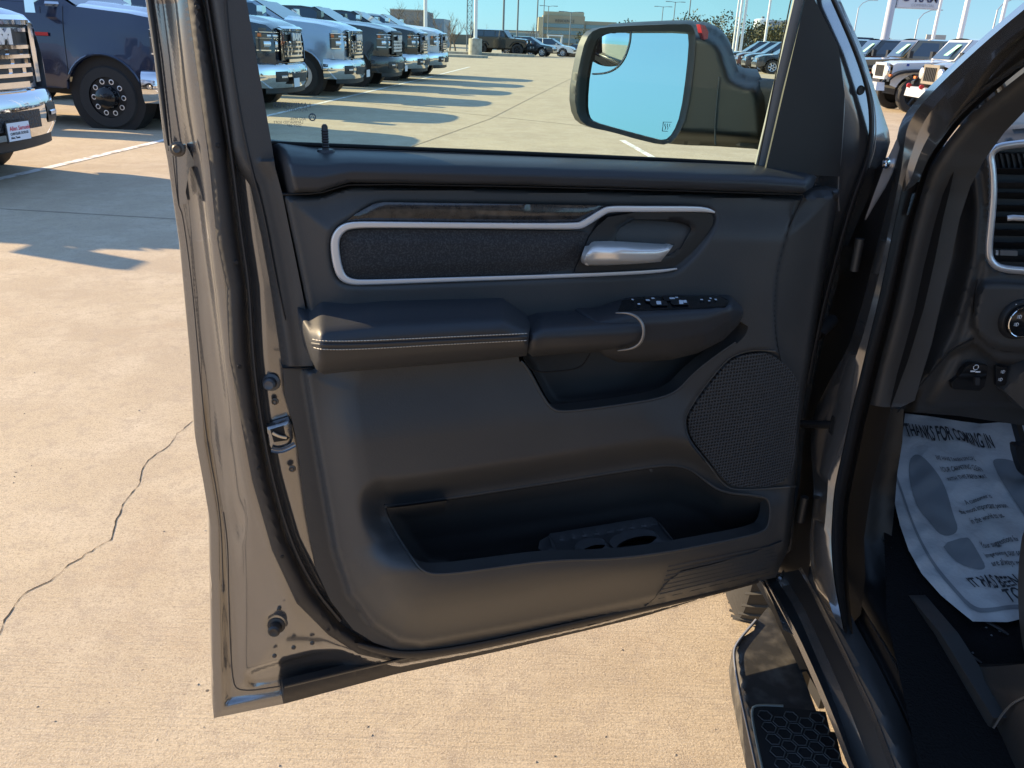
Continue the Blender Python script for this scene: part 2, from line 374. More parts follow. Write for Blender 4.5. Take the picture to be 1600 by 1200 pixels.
SEAL_OUT = [(208, -560), (293, 0), (312, 140), (328, 261), (339, 373), (353, 450), (359, 560), (373, 640), (395, 755), (425, 860), (463, 942), (513, 992), (560, 1022), (626, 1037), (740, 1017), (925, 977), (1180, 909)]
CH1 = chaikin([(300, 300), (318, 300), (352, 560), (372, 700), (392, 800), (378, 860), (362, 820), (346, 700), (330, 560)], 1)
CH2 = chaikin([(380, 1052), (395, 1042), (520, 1008), (575, 1028), (560, 1040), (400, 1076), (384, 1070)], 1)
def shell_depth(X, Y):
    a = dist(OUT_L+OUT_B, X, Y, False); b = dist(SEAL_OUT, X, Y, False); c = dist(SEAL_IN, X, Y, False)
    left = ~inside(SEAL_OUT+[(1500, 900), (1500, -560)], X, Y)
    t = np.clip(a/(a+b+1e-6), 0, 1)
    d = 0.004*ss(a/14)-0.008*ss((a-10)/18)*(1-ss((a-28)/28)) + 0.040*ss((t-.12)/.88)
    d = d+0.0022*np.sin(X*.045+Y*.013)*ss((a-14)/20)*ss(b/20)*(Y > 0)
    # long pressed channel down the shut face, pocket near the lower corner, dimple for the lower bump stop
    d = d-0.005*ss(sd(CH1, X, Y)/15+.2)
    d = d-0.010*ss(sd(CH2, X, Y)/14+.2)
    d = d-0.010*(1-ss(np.hypot(X-432, Y-975)/24))
    inn2 = inside([(q[0]-1, q[1]) for q in SEAL_IN]+[(1500, 900), (1500, -560)], X, Y)
    inner = 0.044+0.012*ss(c/26)*inn2
    far = inside([(1186, -95), (1500, -95), (1500, 1000), (1100, 1000)], X, Y)
    fr = 0.020+0.020*ss(dist([(1313, 0), (1346, 73), (1367, 139), (1389, 205), (1391, 222), (1380, 262), (1318, 400), (1250, 750)], X, Y, False)/40)
    d = np.where(left, d, inner-.000); d = np.where(far, np.minimum(fr, d), d)
    return d
outline = OUT_L+OUT_B+OUT_R
INNER = [(520, 330), (1235, 340), (1220, 760), (1200, 840), (1000, 905), (800, 945), (660, 970), (610, 950), (560, 860), (530, 700), (515, 560), (505, 420)]
dshell = relief('driver_door', outline, door, shell_depth, M_PAINT, None, 4.5, holes=[HOLE, INNER], lines=[SEAL_OUT, SEAL_IN], thick=0.05, hole_thick=.004, back=DBACK, step=5, smooth=80)
into(dshell); DPAR = dshell
dshell['label'] = 'open driver door with black inner trim and grey painted edge'
def sub(o):                      # a piece of the door
    o.parent = dshell; return o
sub(relief('outer_skin', outline, door, lambda X, Y: -0.05-0.02*ss(dist(outline, X, Y)/120), M_PAINT, None, 40, holes=[HOLE], step=30))
# rubber seal round the shut face, with its two lips and the little vent holes
sub(relief('rubber_seal', SEAL_OUT+SEAL_IN[::-1], door, lambda X, Y: 0.050+0.013*np.sqrt(np.clip(np.minimum(dist(SEAL_OUT, X, Y, False), dist(SEAL_IN, X, Y, False))/11, 0, 1)), M_SEAL, None, 7, step=6, thick=0.012, back=DBACK))
SEAM = [(x-3, y, .064) for x, y in SEAL_IN[1:]]
sub(ribbon('seal_lip', [(x+6, y-3) for x, y in SEAL_IN[:11]], 7, door, 0.058, 0.010, M_SEAL))
sub(ribbon('lower_seal', [(560, 1007), (590, 1016), (640, 1025), (740, 1011), (925, 969), (1100, 929), (1185, 907)], [8, 12, 13, 12, 11, 10, 8], door, .072, .005, M_SEAL))
M_SEAM = mat('sealer_dark', (.05, .045, .042), .6)
sub(ribbon('sealer_seam', [(270, 243, .024), (278, 322, .020), (285, 330, .018), (300, 443, .016), (310, 560, .016), (322, 685, .016), (345, 800, .018), (349, 925, .018)], 2.2, door, 0, .0012, M_SEAM))
sub(ribbon('sealer_seam', [(349, 800, .026), (356, 850, .026), (357, 930, .026), (362, 1060, .02), (372, 1082, .02), (440, 1072, .02)], 2.4, door, 0, .0015, M_SEAM))
for x, y in [(309, 11), (340, 227), (369, 410), (374, 573), (404, 732), (441, 870), (513, 984)]:
    V, F = lathe(door(np.array([(x, y)]), 0.063)[0], DN, [(0, .0028), (.0008, .0022)], 10); sub(link('seal_hole', V, F, M_DARK))
# upper window frame trim running down as the flange beside the panel
FT = [(226, -500), (326, 0), (345, 120), (361, 233), (372, 262), (392, 292), (410, 373), (422, 440), (433, 513), (442, 573), (489, 572), (478, 485), (461, 401), (441, 303), (430, 262), (424, 222), (385, 0), (300, -500)]
FTL = FT[:10]
sub(relief('window_frame_trim', FT, door, lambda X, Y: 0.062+0.016*ss(dist(FTL, X, Y, False)/14)+0.010*ss((dist(FTL, X, Y, False)-26)/22)*(Y > 250), M_TRIM, None, 5, thick=0.03, back=DBACK, step=5))
sub(ribbon('frame_bead', [(350, -100), (352, 20), (369, 150), (392, 262), (412, 330), (430, 430), (446, 500)], [7, 7, 7, 6, 5, 4, 3], door, 0.076, 0.004, M_SEAL))
# upper sill trim
ytop = lambda x: ip(x, [(424, 221), (500, 231), (1000, 250), (1190, 258), (1240, 265), (1275, 271)])
ybot = lambda x: ip(x, [(424, 303), (500, 301), (522, 294), (548, 286), (800, 290), (1000, 295), (1255, 303), (1275, 300)])
UT = [(424, 222), (500, 231), (800, 243), (1000, 250), (1190, 258), (1240, 265), (1268, 270), (1276, 277), (1270, 292), (1254, 302), (1000, 294), (800, 289), (548, 285), (522, 292), (500, 300), (441, 302), (431, 268)]
def ut_depth(X, Y):
    v = (Y-ytop(X))/(ybot(X)-ytop(X)+1e-6)
    d = ip(v, [(-.2, .050), (0, .056), (.12, .088), (.25, .108), (.42, .122), (.65, .128), (.92, .126), (1, .116), (1.1, .116)])
    e = ss(((X-ip(Y, [(222, 424), (302, 441)]))+2)/26); e2 = ss((1280-X)/22)
    return .056+(d-.056)*np.minimum(e, e2)
sub(relief('upper_trim', UT, door, ut_depth, M_TRIM2, None, 4, thick=0.03, back=DBACK, step=5, smooth=70))
# main trim panel
PM = [(440, 303), (461, 401), (478, 485), (489, 573), (472, 577), (483, 643), (497, 727), (520, 860), (543, 930), (580, 980), (622, 1006), (660, 1011), (800, 986), (1000, 945), (1215, 896), (1234, 850), (1243, 760), (1250, 660), (1268, 560), (1290, 420), (1312, 296), (1255, 303), (1000, 295), (800, 290), (548, 286), (522, 293), (500, 301)]
TO = [(440, 303), (461, 401), (478, 485), (489, 573), (442, 575), (447, 627), (457, 658), (467, 707), (472, 755), (481, 820), (494, 890), (517, 940), (552, 984), (584, 1004), (622, 1017), (660, 1019), (800, 993), (1000, 950), (1212, 902)] + PM[15:]
POCKET = chaikin([(598, 786), (603, 812), (640, 872), (662, 899), (700, 900), (780, 889), (860, 878), (960, 876), (1040, 866), (1120, 851), (1190, 836), (1205, 822), (1207, 778), (1180, 772), (1128, 768), (1098, 745), (1078, 730), (1050, 724), (1010, 728), (830, 757), (700, 777), (606, 790)], 2)
NOOK = chaikin([(806, 560), (822, 575), (846, 622), (862, 643), (885, 646), (950, 638), (1030, 626), (1062, 612), (1085, 585), (1128, 552), (1165, 528), (1172, 500), (1000, 480), (830, 490)], 2)
BEZ = chaikin([(512, 372), (524, 352), (546, 340), (580, 318), (604, 314), (900, 318), (1100, 322), (1119, 331), (1118, 352), (1098, 388), (1062, 424), (1038, 430), (840, 438), (640, 446), (548, 449), (526, 440), (516, 415)], 2)
SPK = chaikin([(1066, 660), (1072, 640), (1098, 602), (1132, 562), (1150, 550), (1180, 544), (1212, 546), (1262, 590), (1254, 660), (1247, 764), (1146, 770), (1126, 758), (1100, 720), (1074, 690)], 2)
KICK = chaikin([(1256, 303), (1234, 350), (1216, 410), (1209, 470), (1212, 530), (1226, 590), (1255, 640), (1300, 640), (1330, 300)], 2)
UNDER = [(545, 765), (800, 735), (1000, 697), (1050, 690), (1090, 704), (1128, 742), (1165, 765), (1240, 772)]
def trim_depth(X, Y):
    e = sd(PM, X, Y)
    d = 0.072+0.034*ss((e+2)/12)+0.018*ss((e-10)/70)
    yb = ip(X, [(440, 640), (800, 600), (1000, 590), (1070, 640), (1300, 700)])
    low = ss((Y-yb+40)/110)
    d = d+0.020*low*ss(e/60)*(1-ss((X-1080)/90))                # belly of the lower panel
    d = d-0.014*ss(sd(KICK, X, Y)/3+.5)
    d = d-0.010*ss(sd(BEZ, X, Y)/14+.3)
    po = sd(POCKET, X, Y); cy = 862-0.125*(X-600)
    above = 1-ss((Y-cy+60)/70)
    d = d-0.040*above*(1-ss((-po-2)/42))*ss((X-520)/60)*(po < 8)              # face turning under above the pocket
    lipw = ss((Y-cy+20)/60)
    d = d+lipw*0.040*(1-ss((-po-4)/95))*(1-ss((X-1120)/100))                   # bin front stands proud, curving back towards the hem
    sk = sd(SPK, X, Y); d = np.where(sk > 0, d+(np.minimum(d, .112)-d)*ss(sk/5), d)
    return d
sub(relief('trim_panel', TO, door, trim_depth, M_TRIM, None, 4.5, holes=[POCKET, NOOK], lines=[np.vstack([SPK, SPK[:1]]), offs(SPK, 5)], thick=0.03, back=DBACK, step=4, smooth=60))
sub(relief('door_tray', offs(NOOK, -7)[:-1], door, lambda X, Y: .060+.045*(1-ss((sd(NOOK, X, Y)+7)/26)), M_TRIM, None, 5, step=5, smooth=180))
ptop = lambda X: ip(X, [(590, 790), (606, 790), (700, 777), (830, 757), (1010, 728), (1050, 724), (1098, 745), (1128, 768), (1215, 775)])
sub(relief('map_pocket_liner', offs(POCKET, -5)[:-1], door, lambda X, Y: ip((Y-ptop(X))/100, [(-.2, .112), (0, .105), (.25, .060), (.6, .022), (.9, .012), (1.5, .012)])+.05*(1-ss((sd(POCKET, X, Y)+5)/30))*(X < 700), M_TRIM, None, 5, step=5, smooth=180))
sub(ribbon('panel_seam', [(441, 304), (500, 302), (524, 294), (550, 287), (800, 291), (1000, 296), (1255, 304)], 3.0, door, 0.116, 0.002, M_DARK, it=1))
sub(ribbon('panel_seam', [(440, 575), (470, 576), (490, 574), (508, 582)], 2.6, door, 0.088, 0.002, M_DARK, it=1))
sub(ribbon('panel_seam', [(1256, 305), (1234, 350), (1216, 410), (1209, 470), (1212, 530), (1226, 590), (1240, 625)], 2.4, door, 0.112, 0.003, M_DARK))
sub(ribbon('panel_seam', [(842, 655), (870, 652)], 2.0, door, 0.12, 0.001, M_DARK))
NL = offs(NOOK, -2); NL2 = offs(NOOK, -5); k_ = [i for i in range(len(NL)) if NL[i][1] > 535 and not (NL[i][0] > 1150 and NL[i][1] < 545)]
NL = NL[k_]; NL2 = NL2[k_]
for seg in np.split(np.arange(len(NL)), np.where(np.hypot(*(np.diff(NL, axis=0).T)) > 60)[0]+1):
    if len(seg) > 5: sub(ribbon('tray_rim', np.c_[NL[seg], trim_depth(NL2[seg][:, 0], NL2[seg][:, 1])-.001], 5, door, 0, .002, M_TRIM, it=1, step=4))
PL = offs(POCKET, -2); PL2 = offs(POCKET, -5)
sub(ribbon('pocket_rim', np.c_[PL, trim_depth(PL2[:, 0], PL2[:, 1])-.001], 5, door, 0, .002, M_TRIM, it=1, step=4))
# corner insert at the foot of the panel (fine ribbed)
CI = [(1008, 948), (1022, 936), (1045, 908), (1066, 893), (1110, 883), (1170, 866), (1222, 846), (1232, 858), (1214, 896), (1120, 922)]
sub(relief('kick_plate', CI, door, lambda X, Y: trim_depth(X, Y)+0.004, M_TRIM, None, 8, thick=0.01, back=DBACK))
for k in range(9):
    a = (1020+k*2.4, 944-k*7.2); b = (1226-k*1.0, 893-k*5.2); P = np.array([(a[0]+(b[0]-a[0])*s, a[1]+(b[1]-a[1])*s) for s in np.linspace(.03, .96, 12)])
    sub(ribbon('kick_plate_rib', np.c_[P, trim_depth(P[:, 0], P[:, 1])+.0042], 2.0, door, 0, 0.0005, M_TRIM, it=0, n=3))
# wood strip, silver frame, fabric insert
WO = [(541, 346), (556, 334), (584, 319), (600, 316), (800, 319), (962, 322), (948, 327), (910, 348), (800, 349)]
sub(relief('wood_strip', WO, door, lambda X, Y: 0.116+0.002*ss(dist(WO, X, Y)/6), M_WOOD, None, 8, thick=0.01, back=DBACK, step=6))
FI = chaikin([(531, 372), (546, 359), (600, 358), (800, 360), (908, 361), (922, 364), (906, 396), (893, 426), (700, 433), (560, 437), (540, 434), (533, 420)], 1)
sub(relief('fabric_insert', FI, door, lambda X, Y: 0.116+0.006*ss(dist(FI, X, Y)/22), M_FABRIC, None, 7, thick=0.01, back=DBACK, step=6))
HR = chaikin([(924, 362), (958, 332), (1100, 332), (1116, 336), (1112, 356), (1088, 388), (1056, 416), (1030, 424), (900, 428), (897, 424), (910, 396)], 1)
def hr_depth(X, Y):
    cup = [(962, 392), (968, 358), (990, 345), (1060, 348), (1080, 356), (1062, 384), (1040, 398)]
    return 0.117-0.050*ss(sd(cup, X, Y)/10+.3)
sub(relief('handle_recess', HR, door, hr_depth, mat('recess_black', (0.016, 0.017, 0.019), 0.4), None, 6, thick=0.01, back=DBACK, step=5, smooth=60))
RING_O = [(905, 349), (800, 348.5), (560, 345), (541, 346), (523, 357), (515, 372), (515.5, 392), (519, 418), (526, 436), (540, 445), (562, 446), (700, 441), (830, 436.5), (950, 431.5), (1040, 427), (1058, 421)]
ring = [(1117, 332, 3), (1106, 328, 8), (1085, 326.5, 10), (1010, 326.5, 10), (953, 326, 10), (943, 330, 11), (912, 350, 12), (902, 353.5, 11), (800, 353, 10), (600, 351, 10), (552, 351, 11), (535, 356, 13), (524, 370, 14), (523, 388, 14), (527, 415, 14), (534, 433, 13), (548, 440.5, 10), (570, 441.5, 9), (700, 437, 7.5), (830, 433, 7), (950, 428.5, 6.5), (1030, 424, 6), (1058, 420, 3)]
sub(ribbon('silver_frame', [(x, y, 0.118) for x, y, w in ring], [w for *_, w in ring], door, 0, 0.005, M_SATIN, n=10, step=4, it=2, p=5))
# door handle
HY = lambda x: (ip(x, [(914, 393), (924, 380), (935, 377.5), (975, 380), (1000, 382), (1052, 383)]), ip(x, [(914, 410), (922, 414), (950, 414), (1000, 412), (1026, 410), (1040, 402), (1052, 386)]))
def hd(X, Y):
    a, b = HY(X); v = np.clip((Y-a)/(b-a+1e-6), 0, 1)
    return ip(v, [(0, .128), (.12, .143), (.24, .151), (.45, .154), (.8, .152), (.93, .147), (1, .138)])-0.010*ss((X-985)/70)-.010*ss((972-X)/50)
HO = [(913.5, 411), (914, 404), (921, 384), (925, 379), (930, 377.5), (975, 380), (1010, 382), (1052, 383.5), (1046, 392), (1032, 409), (1000, 412), (950, 414.5), (920, 415), (915, 414)]
sub(relief('inner_handle', HO, door, hd, mat('handle_silver', (0.78, 0.76, 0.73), 0.3, 0.5), None, 4, thick=0.010, back=DBACK, step=3, smooth=60))
sub(relief('handle_hinge', [(1032, 384), (1042, 350), (1048, 346), (1072, 346), (1066, 362), (1052, 386)], door, lambda X, Y: .095+.02*ss((Y-346)/40), M_BLACK, None, 6, thick=0.03, back=DBACK))
# armrest, pull handle, switch pod
def vprof(xt, xb, prof, endL=None, endR=None):
    def f(X, Y):
        a = ip(X, xt); b = ip(X, xb); v = (Y-a)/(b-a+1e-6); d = ip(v, prof)
        if endL: d = d-endL[1]*(1-ss((X-endL[0])/endL[2]))
        if endR: d = d-endR[1]*(1-ss((endR[0]-X)/endR[2]))
        return d
    return f
AR = [(481, 490), (488, 480), (505, 473), (600, 464), (700, 461), (785, 460), (806, 467), (822, 480), (831, 496), (827, 520), (823, 556), (760, 563), (640, 573), (540, 581), (505, 585), (494, 577), (487, 545)]
AP = [(-.2, .105), (0, .110), (.10, .132), (.20, .158), (.29, .178), (.36, .192), (.44, .201), (.55, .206), (.68, .204), (.82, .196), (.93, .182), (1.0, .160), (1.1, .150)]
ar = relief('armrest_pad', AR, door, vprof([(481, 480), (505, 472), (600, 463), (785, 459), (831, 494)], [(481, 577), (500, 586), (640, 574), (825, 557)], AP, (478, .03, 26), (834, .010, 16)), M_TRIM2, None, 5, thick=0.08, back=DBACK, step=4, smooth=70)
sub(ar)
arf = vprof([(481, 480), (505, 472), (600, 463), (785, 459), (831, 494)], [(481, 577), (500, 586), (640, 574), (825, 557)], AP, (478, .03, 26), (834, .010, 16))
M_THREAD = mat('pale_thread', (0.50, 0.45, 0.38), 0.7)
def stitches(P):
    Q = resample(chaikin(P, 2, False), step=5.0); VF = []
    for i in range(len(Q)-1):
        a = Q[i]+(Q[i+1]-Q[i])*.1; b = Q[i]+(Q[i+1]-Q[i])*.86; s = np.array([a, (a+b)/2, b]); d = arf(s[:, 0], s[:, 1])+np.array([.0004, .0012, .0004])
        VF.append(tube(door(s, d), .00055, 4))
    V, F, _ = merge(VF); return sub(link('stitching', V, F, M_THREAD))
stitches([(488, 530), (500, 533), (560, 533), (700, 526.5), (824, 521)])
stitches([(490, 543), (502, 546.5), (560, 546), (700, 538), (823, 532)])
P = np.array([(486, 537), (500, 539.5), (560, 539.5), (700, 532.5), (824, 526.5)]); P = resample(chaikin(P, 2, False), step=8)
sub(ribbon('armrest_piping', np.c_[P, arf(P[:, 0], P[:, 1])+.0002], 5, door, 0, .0016, M_TRIM2, it=0))
PH = [(826, 520), (832, 506), (846, 494), (870, 489), (940, 487), (985, 488), (1000, 497), (1007, 512), (1004, 530), (994, 542), (975, 547), (900, 552), (832, 557), (823, 550)]
PP = [(-.2, .120), (0, .135), (.12, .160), (.24, .184), (.36, .194), (.55, .198), (.78, .192), (.92, .180), (1, .160), (1.1, .15)]
sub(relief('pull_handle', PH, door, vprof([(823, 508), (846, 493), (1010, 486)], [(823, 558), (1008, 546)], PP, (821, .012, 12)), M_TRIM2, None, 5, thick=0.06, back=DBACK, step=4, smooth=70))
M_RIM = mat('satin_grey_trim', (0.30, 0.29, 0.28), 0.35, 0.5)
sub(ribbon('pull_handle_rim', [(962, 489, .188), (985, 489, .196), (1002, 500, .200), (1007, 518, .203), (1002, 536, .198), (988, 545, .192), (965, 548, .182)], [2, 4, 5, 5, 5, 4, 2], door, 0, .003, M_RIM))
PD = [(930, 487), (950, 474), (985, 466), (1060, 461), (1140, 462), (1156, 470), (1162, 487), (1158, 504), (1130, 532), (1090, 552), (1050, 562), (1000, 566), (965, 566), (944, 556), (936, 540), (934, 505)]
PDP = [(-.2, .118), (0, .124), (.08, .142), (.17, .162), (.24, .176), (.30, .184), (.42, .188), (.7, .183), (.9, .165), (1, .14), (1.1, .13)]
pdf = vprof([(930, 482), (985, 464), (1060, 460), (1140, 461), (1162, 475)], [(930, 560), (980, 567), (1050, 563), (1100, 549), (1162, 500)], PDP, None, (1166, .05, 26))
pod = sub(relief('switch_pod', PD, door, pdf, M_TRIM2, None, 5, thick=0.06, back=DBACK, step=4, smooth=70))
SW = [(968, 487), (975, 470), (1000, 466), (1060, 463.5), (1128, 464), (1140, 470), (1134, 479), (1090, 482), (1000, 485)]
sub(relief('switch_panel', SW, door, lambda X, Y: pdf(X, Y)+.0015, M_GLOSS, None, 6, thick=0.004, back=DBACK))
M_ICON = mat('white_marking', (0.75, 0.80, 0.86), 0.5)
for q, (x, y, w) in enumerate([(1021, 469, 22), (1050, 467, 22), (1030, 474.5, 24), (1063, 473.5, 24)]):
    sub(relief('window_switch', [(x-w/2, y-2.8), (x+w/2, y-3.2), (x+w/2+2, y+2.6), (x-w/2+2, y+3)], door, lambda X, Y: pdf(X, Y)+.006, M_BLACK, None, 4, thick=0.006, back=DBACK))
for x, y, w, h in [(988, 468, 3, 2), (998, 475, 4, 2), (1012, 469, 6, 2), (1020, 466, 5, 1.6), (1029, 473, 7, 5), (1050, 466, 8, 2.4), (1057, 464.6, 4, 1.6), (1064, 472, 6, 6), (1070, 471, 5, 4), (1096, 468, 4, 1.6), (1110, 466, 3, 1.6), (1118, 468, 3, 2), (1108, 470, 3, 1.6)]:
    sub(relief('switch_mark', [(x-w/2, y-h/2), (x+w/2, y-h/2), (x+w/2+1, y+h/2), (x-w/2+1, y+h/2)], door, lambda X, Y: pdf(X, Y)+.0068, M_ICON, None, 4, thick=0.0005, back=DBACK))
# tray pocket edge under the pull handle
sub(ribbon('tray_lip', [(818, 560, .12), (832, 582, .12), (880, 580, .118), (910, 574, .117), (922, 552, .117)], 2.6, door, 0, .002, M_DARK))
# cup holder in the map pocket
CH = [(850, 868), (852, 856), (866, 848), (868, 844), (1028, 817), (1034, 820), (1062, 856), (1052, 868), (960, 876), (880, 878)]
def ell(cx, cy, rx, ry, rot=-.16, n=28): return [(cx+rx*math.cos(t)*math.cos(rot)-ry*math.sin(t)*math.sin(rot), cy+rx*math.cos(t)*math.sin(rot)+ry*math.sin(t)*math.cos(rot)) for t in np.linspace(0, 2*math.pi, n, endpoint=False)]
def ch_depth(X, Y): return ip((Y-(846-.165*(X-868)))/34, [(-.5, .060), (0, .066), (1, .150), (1.5, .158)])
E1, E2 = ell(932, 863, 25, 11.5), ell(1000, 853, 38, 15)
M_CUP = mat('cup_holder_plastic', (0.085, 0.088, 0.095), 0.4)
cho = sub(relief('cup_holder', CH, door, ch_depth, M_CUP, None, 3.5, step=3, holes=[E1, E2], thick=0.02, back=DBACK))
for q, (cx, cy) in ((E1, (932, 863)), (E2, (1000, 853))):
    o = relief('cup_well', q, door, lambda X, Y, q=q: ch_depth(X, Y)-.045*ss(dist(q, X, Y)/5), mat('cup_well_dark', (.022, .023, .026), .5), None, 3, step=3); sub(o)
sub(relief('pocket_divider', [(852, 856), (866, 848), (872, 866), (860, 874), (850, 868)], door, lambda X, Y: ch_depth(X, Y)+.006, M_CUP, None, 4, step=4, thick=.02, back=DBACK))
# speaker grille with the dark of its holes painted as dots, plus bump
def grille_mat():
    m = bpy.data.materials.new('speaker_mesh'); m.use_nodes = True; t = m.node_tree; b = t.nodes['Principled BSDF']; N = t.nodes.new; Lk = t.links.new
    co = N('ShaderNodeTexCoord'); mp = N('ShaderNodeMapping'); mp.inputs['Rotation'].default_value = (0, 0, -math.atan2(.42, .96)); Lk(co.outputs['Object'], mp.inputs['Vector'])
    sx = N('ShaderNodeSeparateXYZ'); Lk(mp.outputs[0], sx.inputs[0]); cx = N('ShaderNodeCombineXYZ'); Lk(sx.outputs['X'], cx.inputs['X']); Lk(sx.outputs['Z'], cx.inputs['Y'])
    v = N('ShaderNodeTexVoronoi'); v.inputs['Scale'].default_value = 190; v.inputs['Randomness'].default_value = 0.12; Lk(cx.outputs[0], v.inputs['Vector'])
    r = N('ShaderNodeMapRange'); r.inputs['From Min'].default_value = .26; r.inputs['From Max'].default_value = .40; Lk(v.outputs['Distance'], r.inputs['Value'])
    x = N('ShaderNodeMix'); x.data_type = 'RGBA'; x.inputs['A'].default_value = (.003, .003, .004, 1); x.inputs['B'].default_value = (.05, .055, .062, 1); Lk(r.outputs[0], x.inputs['Factor'])
    Lk(x.outputs['Result'], b.inputs['Base Color']); b.inputs['Roughness'].default_value = .5
    q = N('ShaderNodeBump'); q.inputs['Distance'].default_value = .002; q.inputs['Strength'].default_value = 1; Lk(r.outputs[0], q.inputs['Height']); Lk(q.outputs[0], b.inputs['Normal']); return m
SPI = chaikin([(1074, 661), (1080, 643), (1104, 608), (1136, 568), (1154, 557), (1182, 551), (1208, 553), (1252, 592), (1245, 660), (1240, 758), (1150, 763), (1130, 750), (1104, 714), (1081, 688)], 2)
sub(relief('speaker_grille', SPI, door, lambda X, Y: .121-.006*(X > 1180)*ss((X-1180)/60), grille_mat(), None, 10, step=6, thick=.01, back=DBACK))
sub(ribbon('speaker_rim', [(1212, 549), (1180, 547), (1152, 553), (1133, 565), (1100, 606), (1077, 641), (1070, 660), (1077, 688), (1101, 716), (1127, 754), (1148, 767), (1244, 760)], 3, lambda P, d: door(P, trim_depth(P[:, 0], P[:, 1])+.001+(d-.118)), .118, .003, mat('rim_highlight_grey', (.11, .115, .12), .4)))  # rim coloured lighter than the trim to paint in its highlight
# lock pin
b0 = door(np.array([(509, 236)]), .078)[0]
V, F, MI = merge([lathe(b0, (0, 0, 1), [(-.012, .011), (-.002, .011), (.002, .0085), (.002, .004)], 16), lathe(b0, (0, 0, 1), [(0, .0042)]+[(.002+.0028*k+dz, .0042-(.0008 if dz else 0)) for k in range(8) for dz in (0, .0014)]+[(.026, .0035), (.0285, .0018)], 12)])
sub(link('lock_pin', V, F, None, mats=[M_TRIM2, M_BLACK], midx=MI))
# buffers, screws, latch on the shut face
def knob(x, y, d, r, h, m, name):
    c = door(np.array([(x, y)]), d)[0]; V, F = lathe(c, DN+np.array([-.35, 0, .1]), [(0, r*1.5), (.002, r*1.45), (.003, r), (h, r), (h+.002, r*.7), (h+.001, r*.3)], 18); return sub(link(name, V, F, m))
knob(424, 597, .058, .0075, .012, mat('buffer_grey', (.06, .065, .075), .35), 'rubber_buffer')
knob(432, 977, .034, .0085, .016, mat('buffer_black', (.02, .02, .022), .4), 'rubber_buffer')
for x, y, d, r in [(430, 627, .062, .0030), (457, 732, .064, .0030), (436, 951, .04, .002), (445, 936, .04, .0018), (459, 1011, .042, .0022), (488, 1004, .044, .0022), (429, 1024, .03, .0022)]:
    knob(x, y, d, r, .002, mat('screw_brown', (.16, .13, .10), .5, .4), 'screw')
knob(278, 233, .026, .0055, .003, mat('bolt_brown', (.10, .085, .07), .5, .5), 'hex_bolt')
LT = [(417, 668), (426, 664), (452, 656), (456, 660), (458, 684), (452, 700), (430, 704), (421, 697)]
sub(relief('latch_plate', LT, door, lambda X, Y: .068+.003*ss(dist(LT, X, Y)/4), M_PAINT, None, 5, step=4, thick=.01, back=DBACK))
sub(relief('latch', [(422, 671), (443, 665), (446, 680), (453, 684), (448, 688), (428, 691)], door, .0715, M_DARK, None, 5, step=4))
sub(ribbon('latch_claw', [(426, 676, .073), (436, 682, .074), (448, 684, .073)], 6, door, 0, .002, mat('steel', (.5, .5, .5), .3, 1)))
sub(ribbon('latch_scoop', [(424, 702, .073), (436, 705, .074), (448, 701, .073), (461, 694, .073)], 9, door, 0, -.004, M_PAINT))
# small bracket on the hem, drain plug
sub(relief('hem_bracket', [(262, 228), (290, 226), (296, 236), (306, 258), (296, 262), (290, 300), (294, 318), (276, 320), (272, 262)], door, lambda X, Y: .017+.004*ss((X-262)/30), M_PAINT, None, 6, step=5, thick=.008, back=DBACK))
sub(ribbon('glass_channel', [(224, -60), (234, 0), (247, 93), (257, 180), (264, 236)], [10, 10, 9, 8, 4], door, .008, .004, M_BLACK))
sub(relief('bottom_weatherstrip', [(443, 1076), (443, 1100), (620, 1053), (800, 1013), (1000, 965), (1190, 906), (1176, 900), (1000, 951), (800, 996), (620, 1033)], door, lambda X, Y: .018+.014*ss(dist([(443, 1100), (620, 1053), (800, 1013), (1000, 965), (1190, 906)], X, Y, False)/16), M_SEAL, None, 7, step=6, thick=.02, back=DBACK))
sub(ribbon('weatherstrip_bead', [(444, 1073), (620, 1031), (800, 993), (1000, 948), (1140, 912)], 5, door, .056, .006, M_BLACK))
# seals and creases on the dark front edge of the door
SAIL = [(1259, -60), (1259, 0), (1198, 262), (1276, 273), (1312, 275), (1316, 220), (1320, 147), (1310, 73), (1290, 30), (1268, 0), (1240, -60)]
SAIL = [(1262, -80), (1258, 0), (1197, 262), (1276, 274), (1312, 276), (1316, 220), (1320, 147), (1310, 73), (1268, -10)]
sub(relief('mirror_sail_trim', SAIL, door, lambda X, Y: .074+.0*X, M_BLACK, None, 4, step=4, thick=.003, back=DBACK))
sub(ribbon('sail_bead', [(1250, -40), (1267, 0), (1310, 73), (1320, 147), (1316, 220), (1309, 290), (1311, 330)], 2.5, door, .060, .004, M_RIM))
sub(ribbon('edge_seal', [(1265, -80), (1303, 0), (1344, 95), (1362, 161), (1362, 227), (1352, 262), (1330, 320), (1302, 420), (1282, 500), (1262, 600)], 9, door, .040, .012, M_SEAL))
sub(ribbon('edge_bead', [(1278, -60), (1311, 20), (1350, 105), (1368, 165), (1369, 225), (1358, 262)], 2, door, .046, .003, M_RIM))
sub(relief('window_channel', [(1262, -95), (1241, 0), (1181, 257), (1197, 262), (1257, 0), (1274, -95)], door, lambda X, Y: .060+.0*X, mat('grey_rubber', (.26, .265, .26), .6), None, 7, step=6, thick=.003, back=DBACK))
sub(ribbon('channel_groove', [(1249, -60), (1232+2, 0+8), (1176+8, 258)], 2.2, door, .060, .002, M_DARK, it=0))
sub(ribbon('belt_seal', [(420, 224), (600, 231), (1000, 248), (1188, 258)], 8, door, .052, .006, mat('belt_rubber', (.012, .013, .014), .85, spec=.2)))
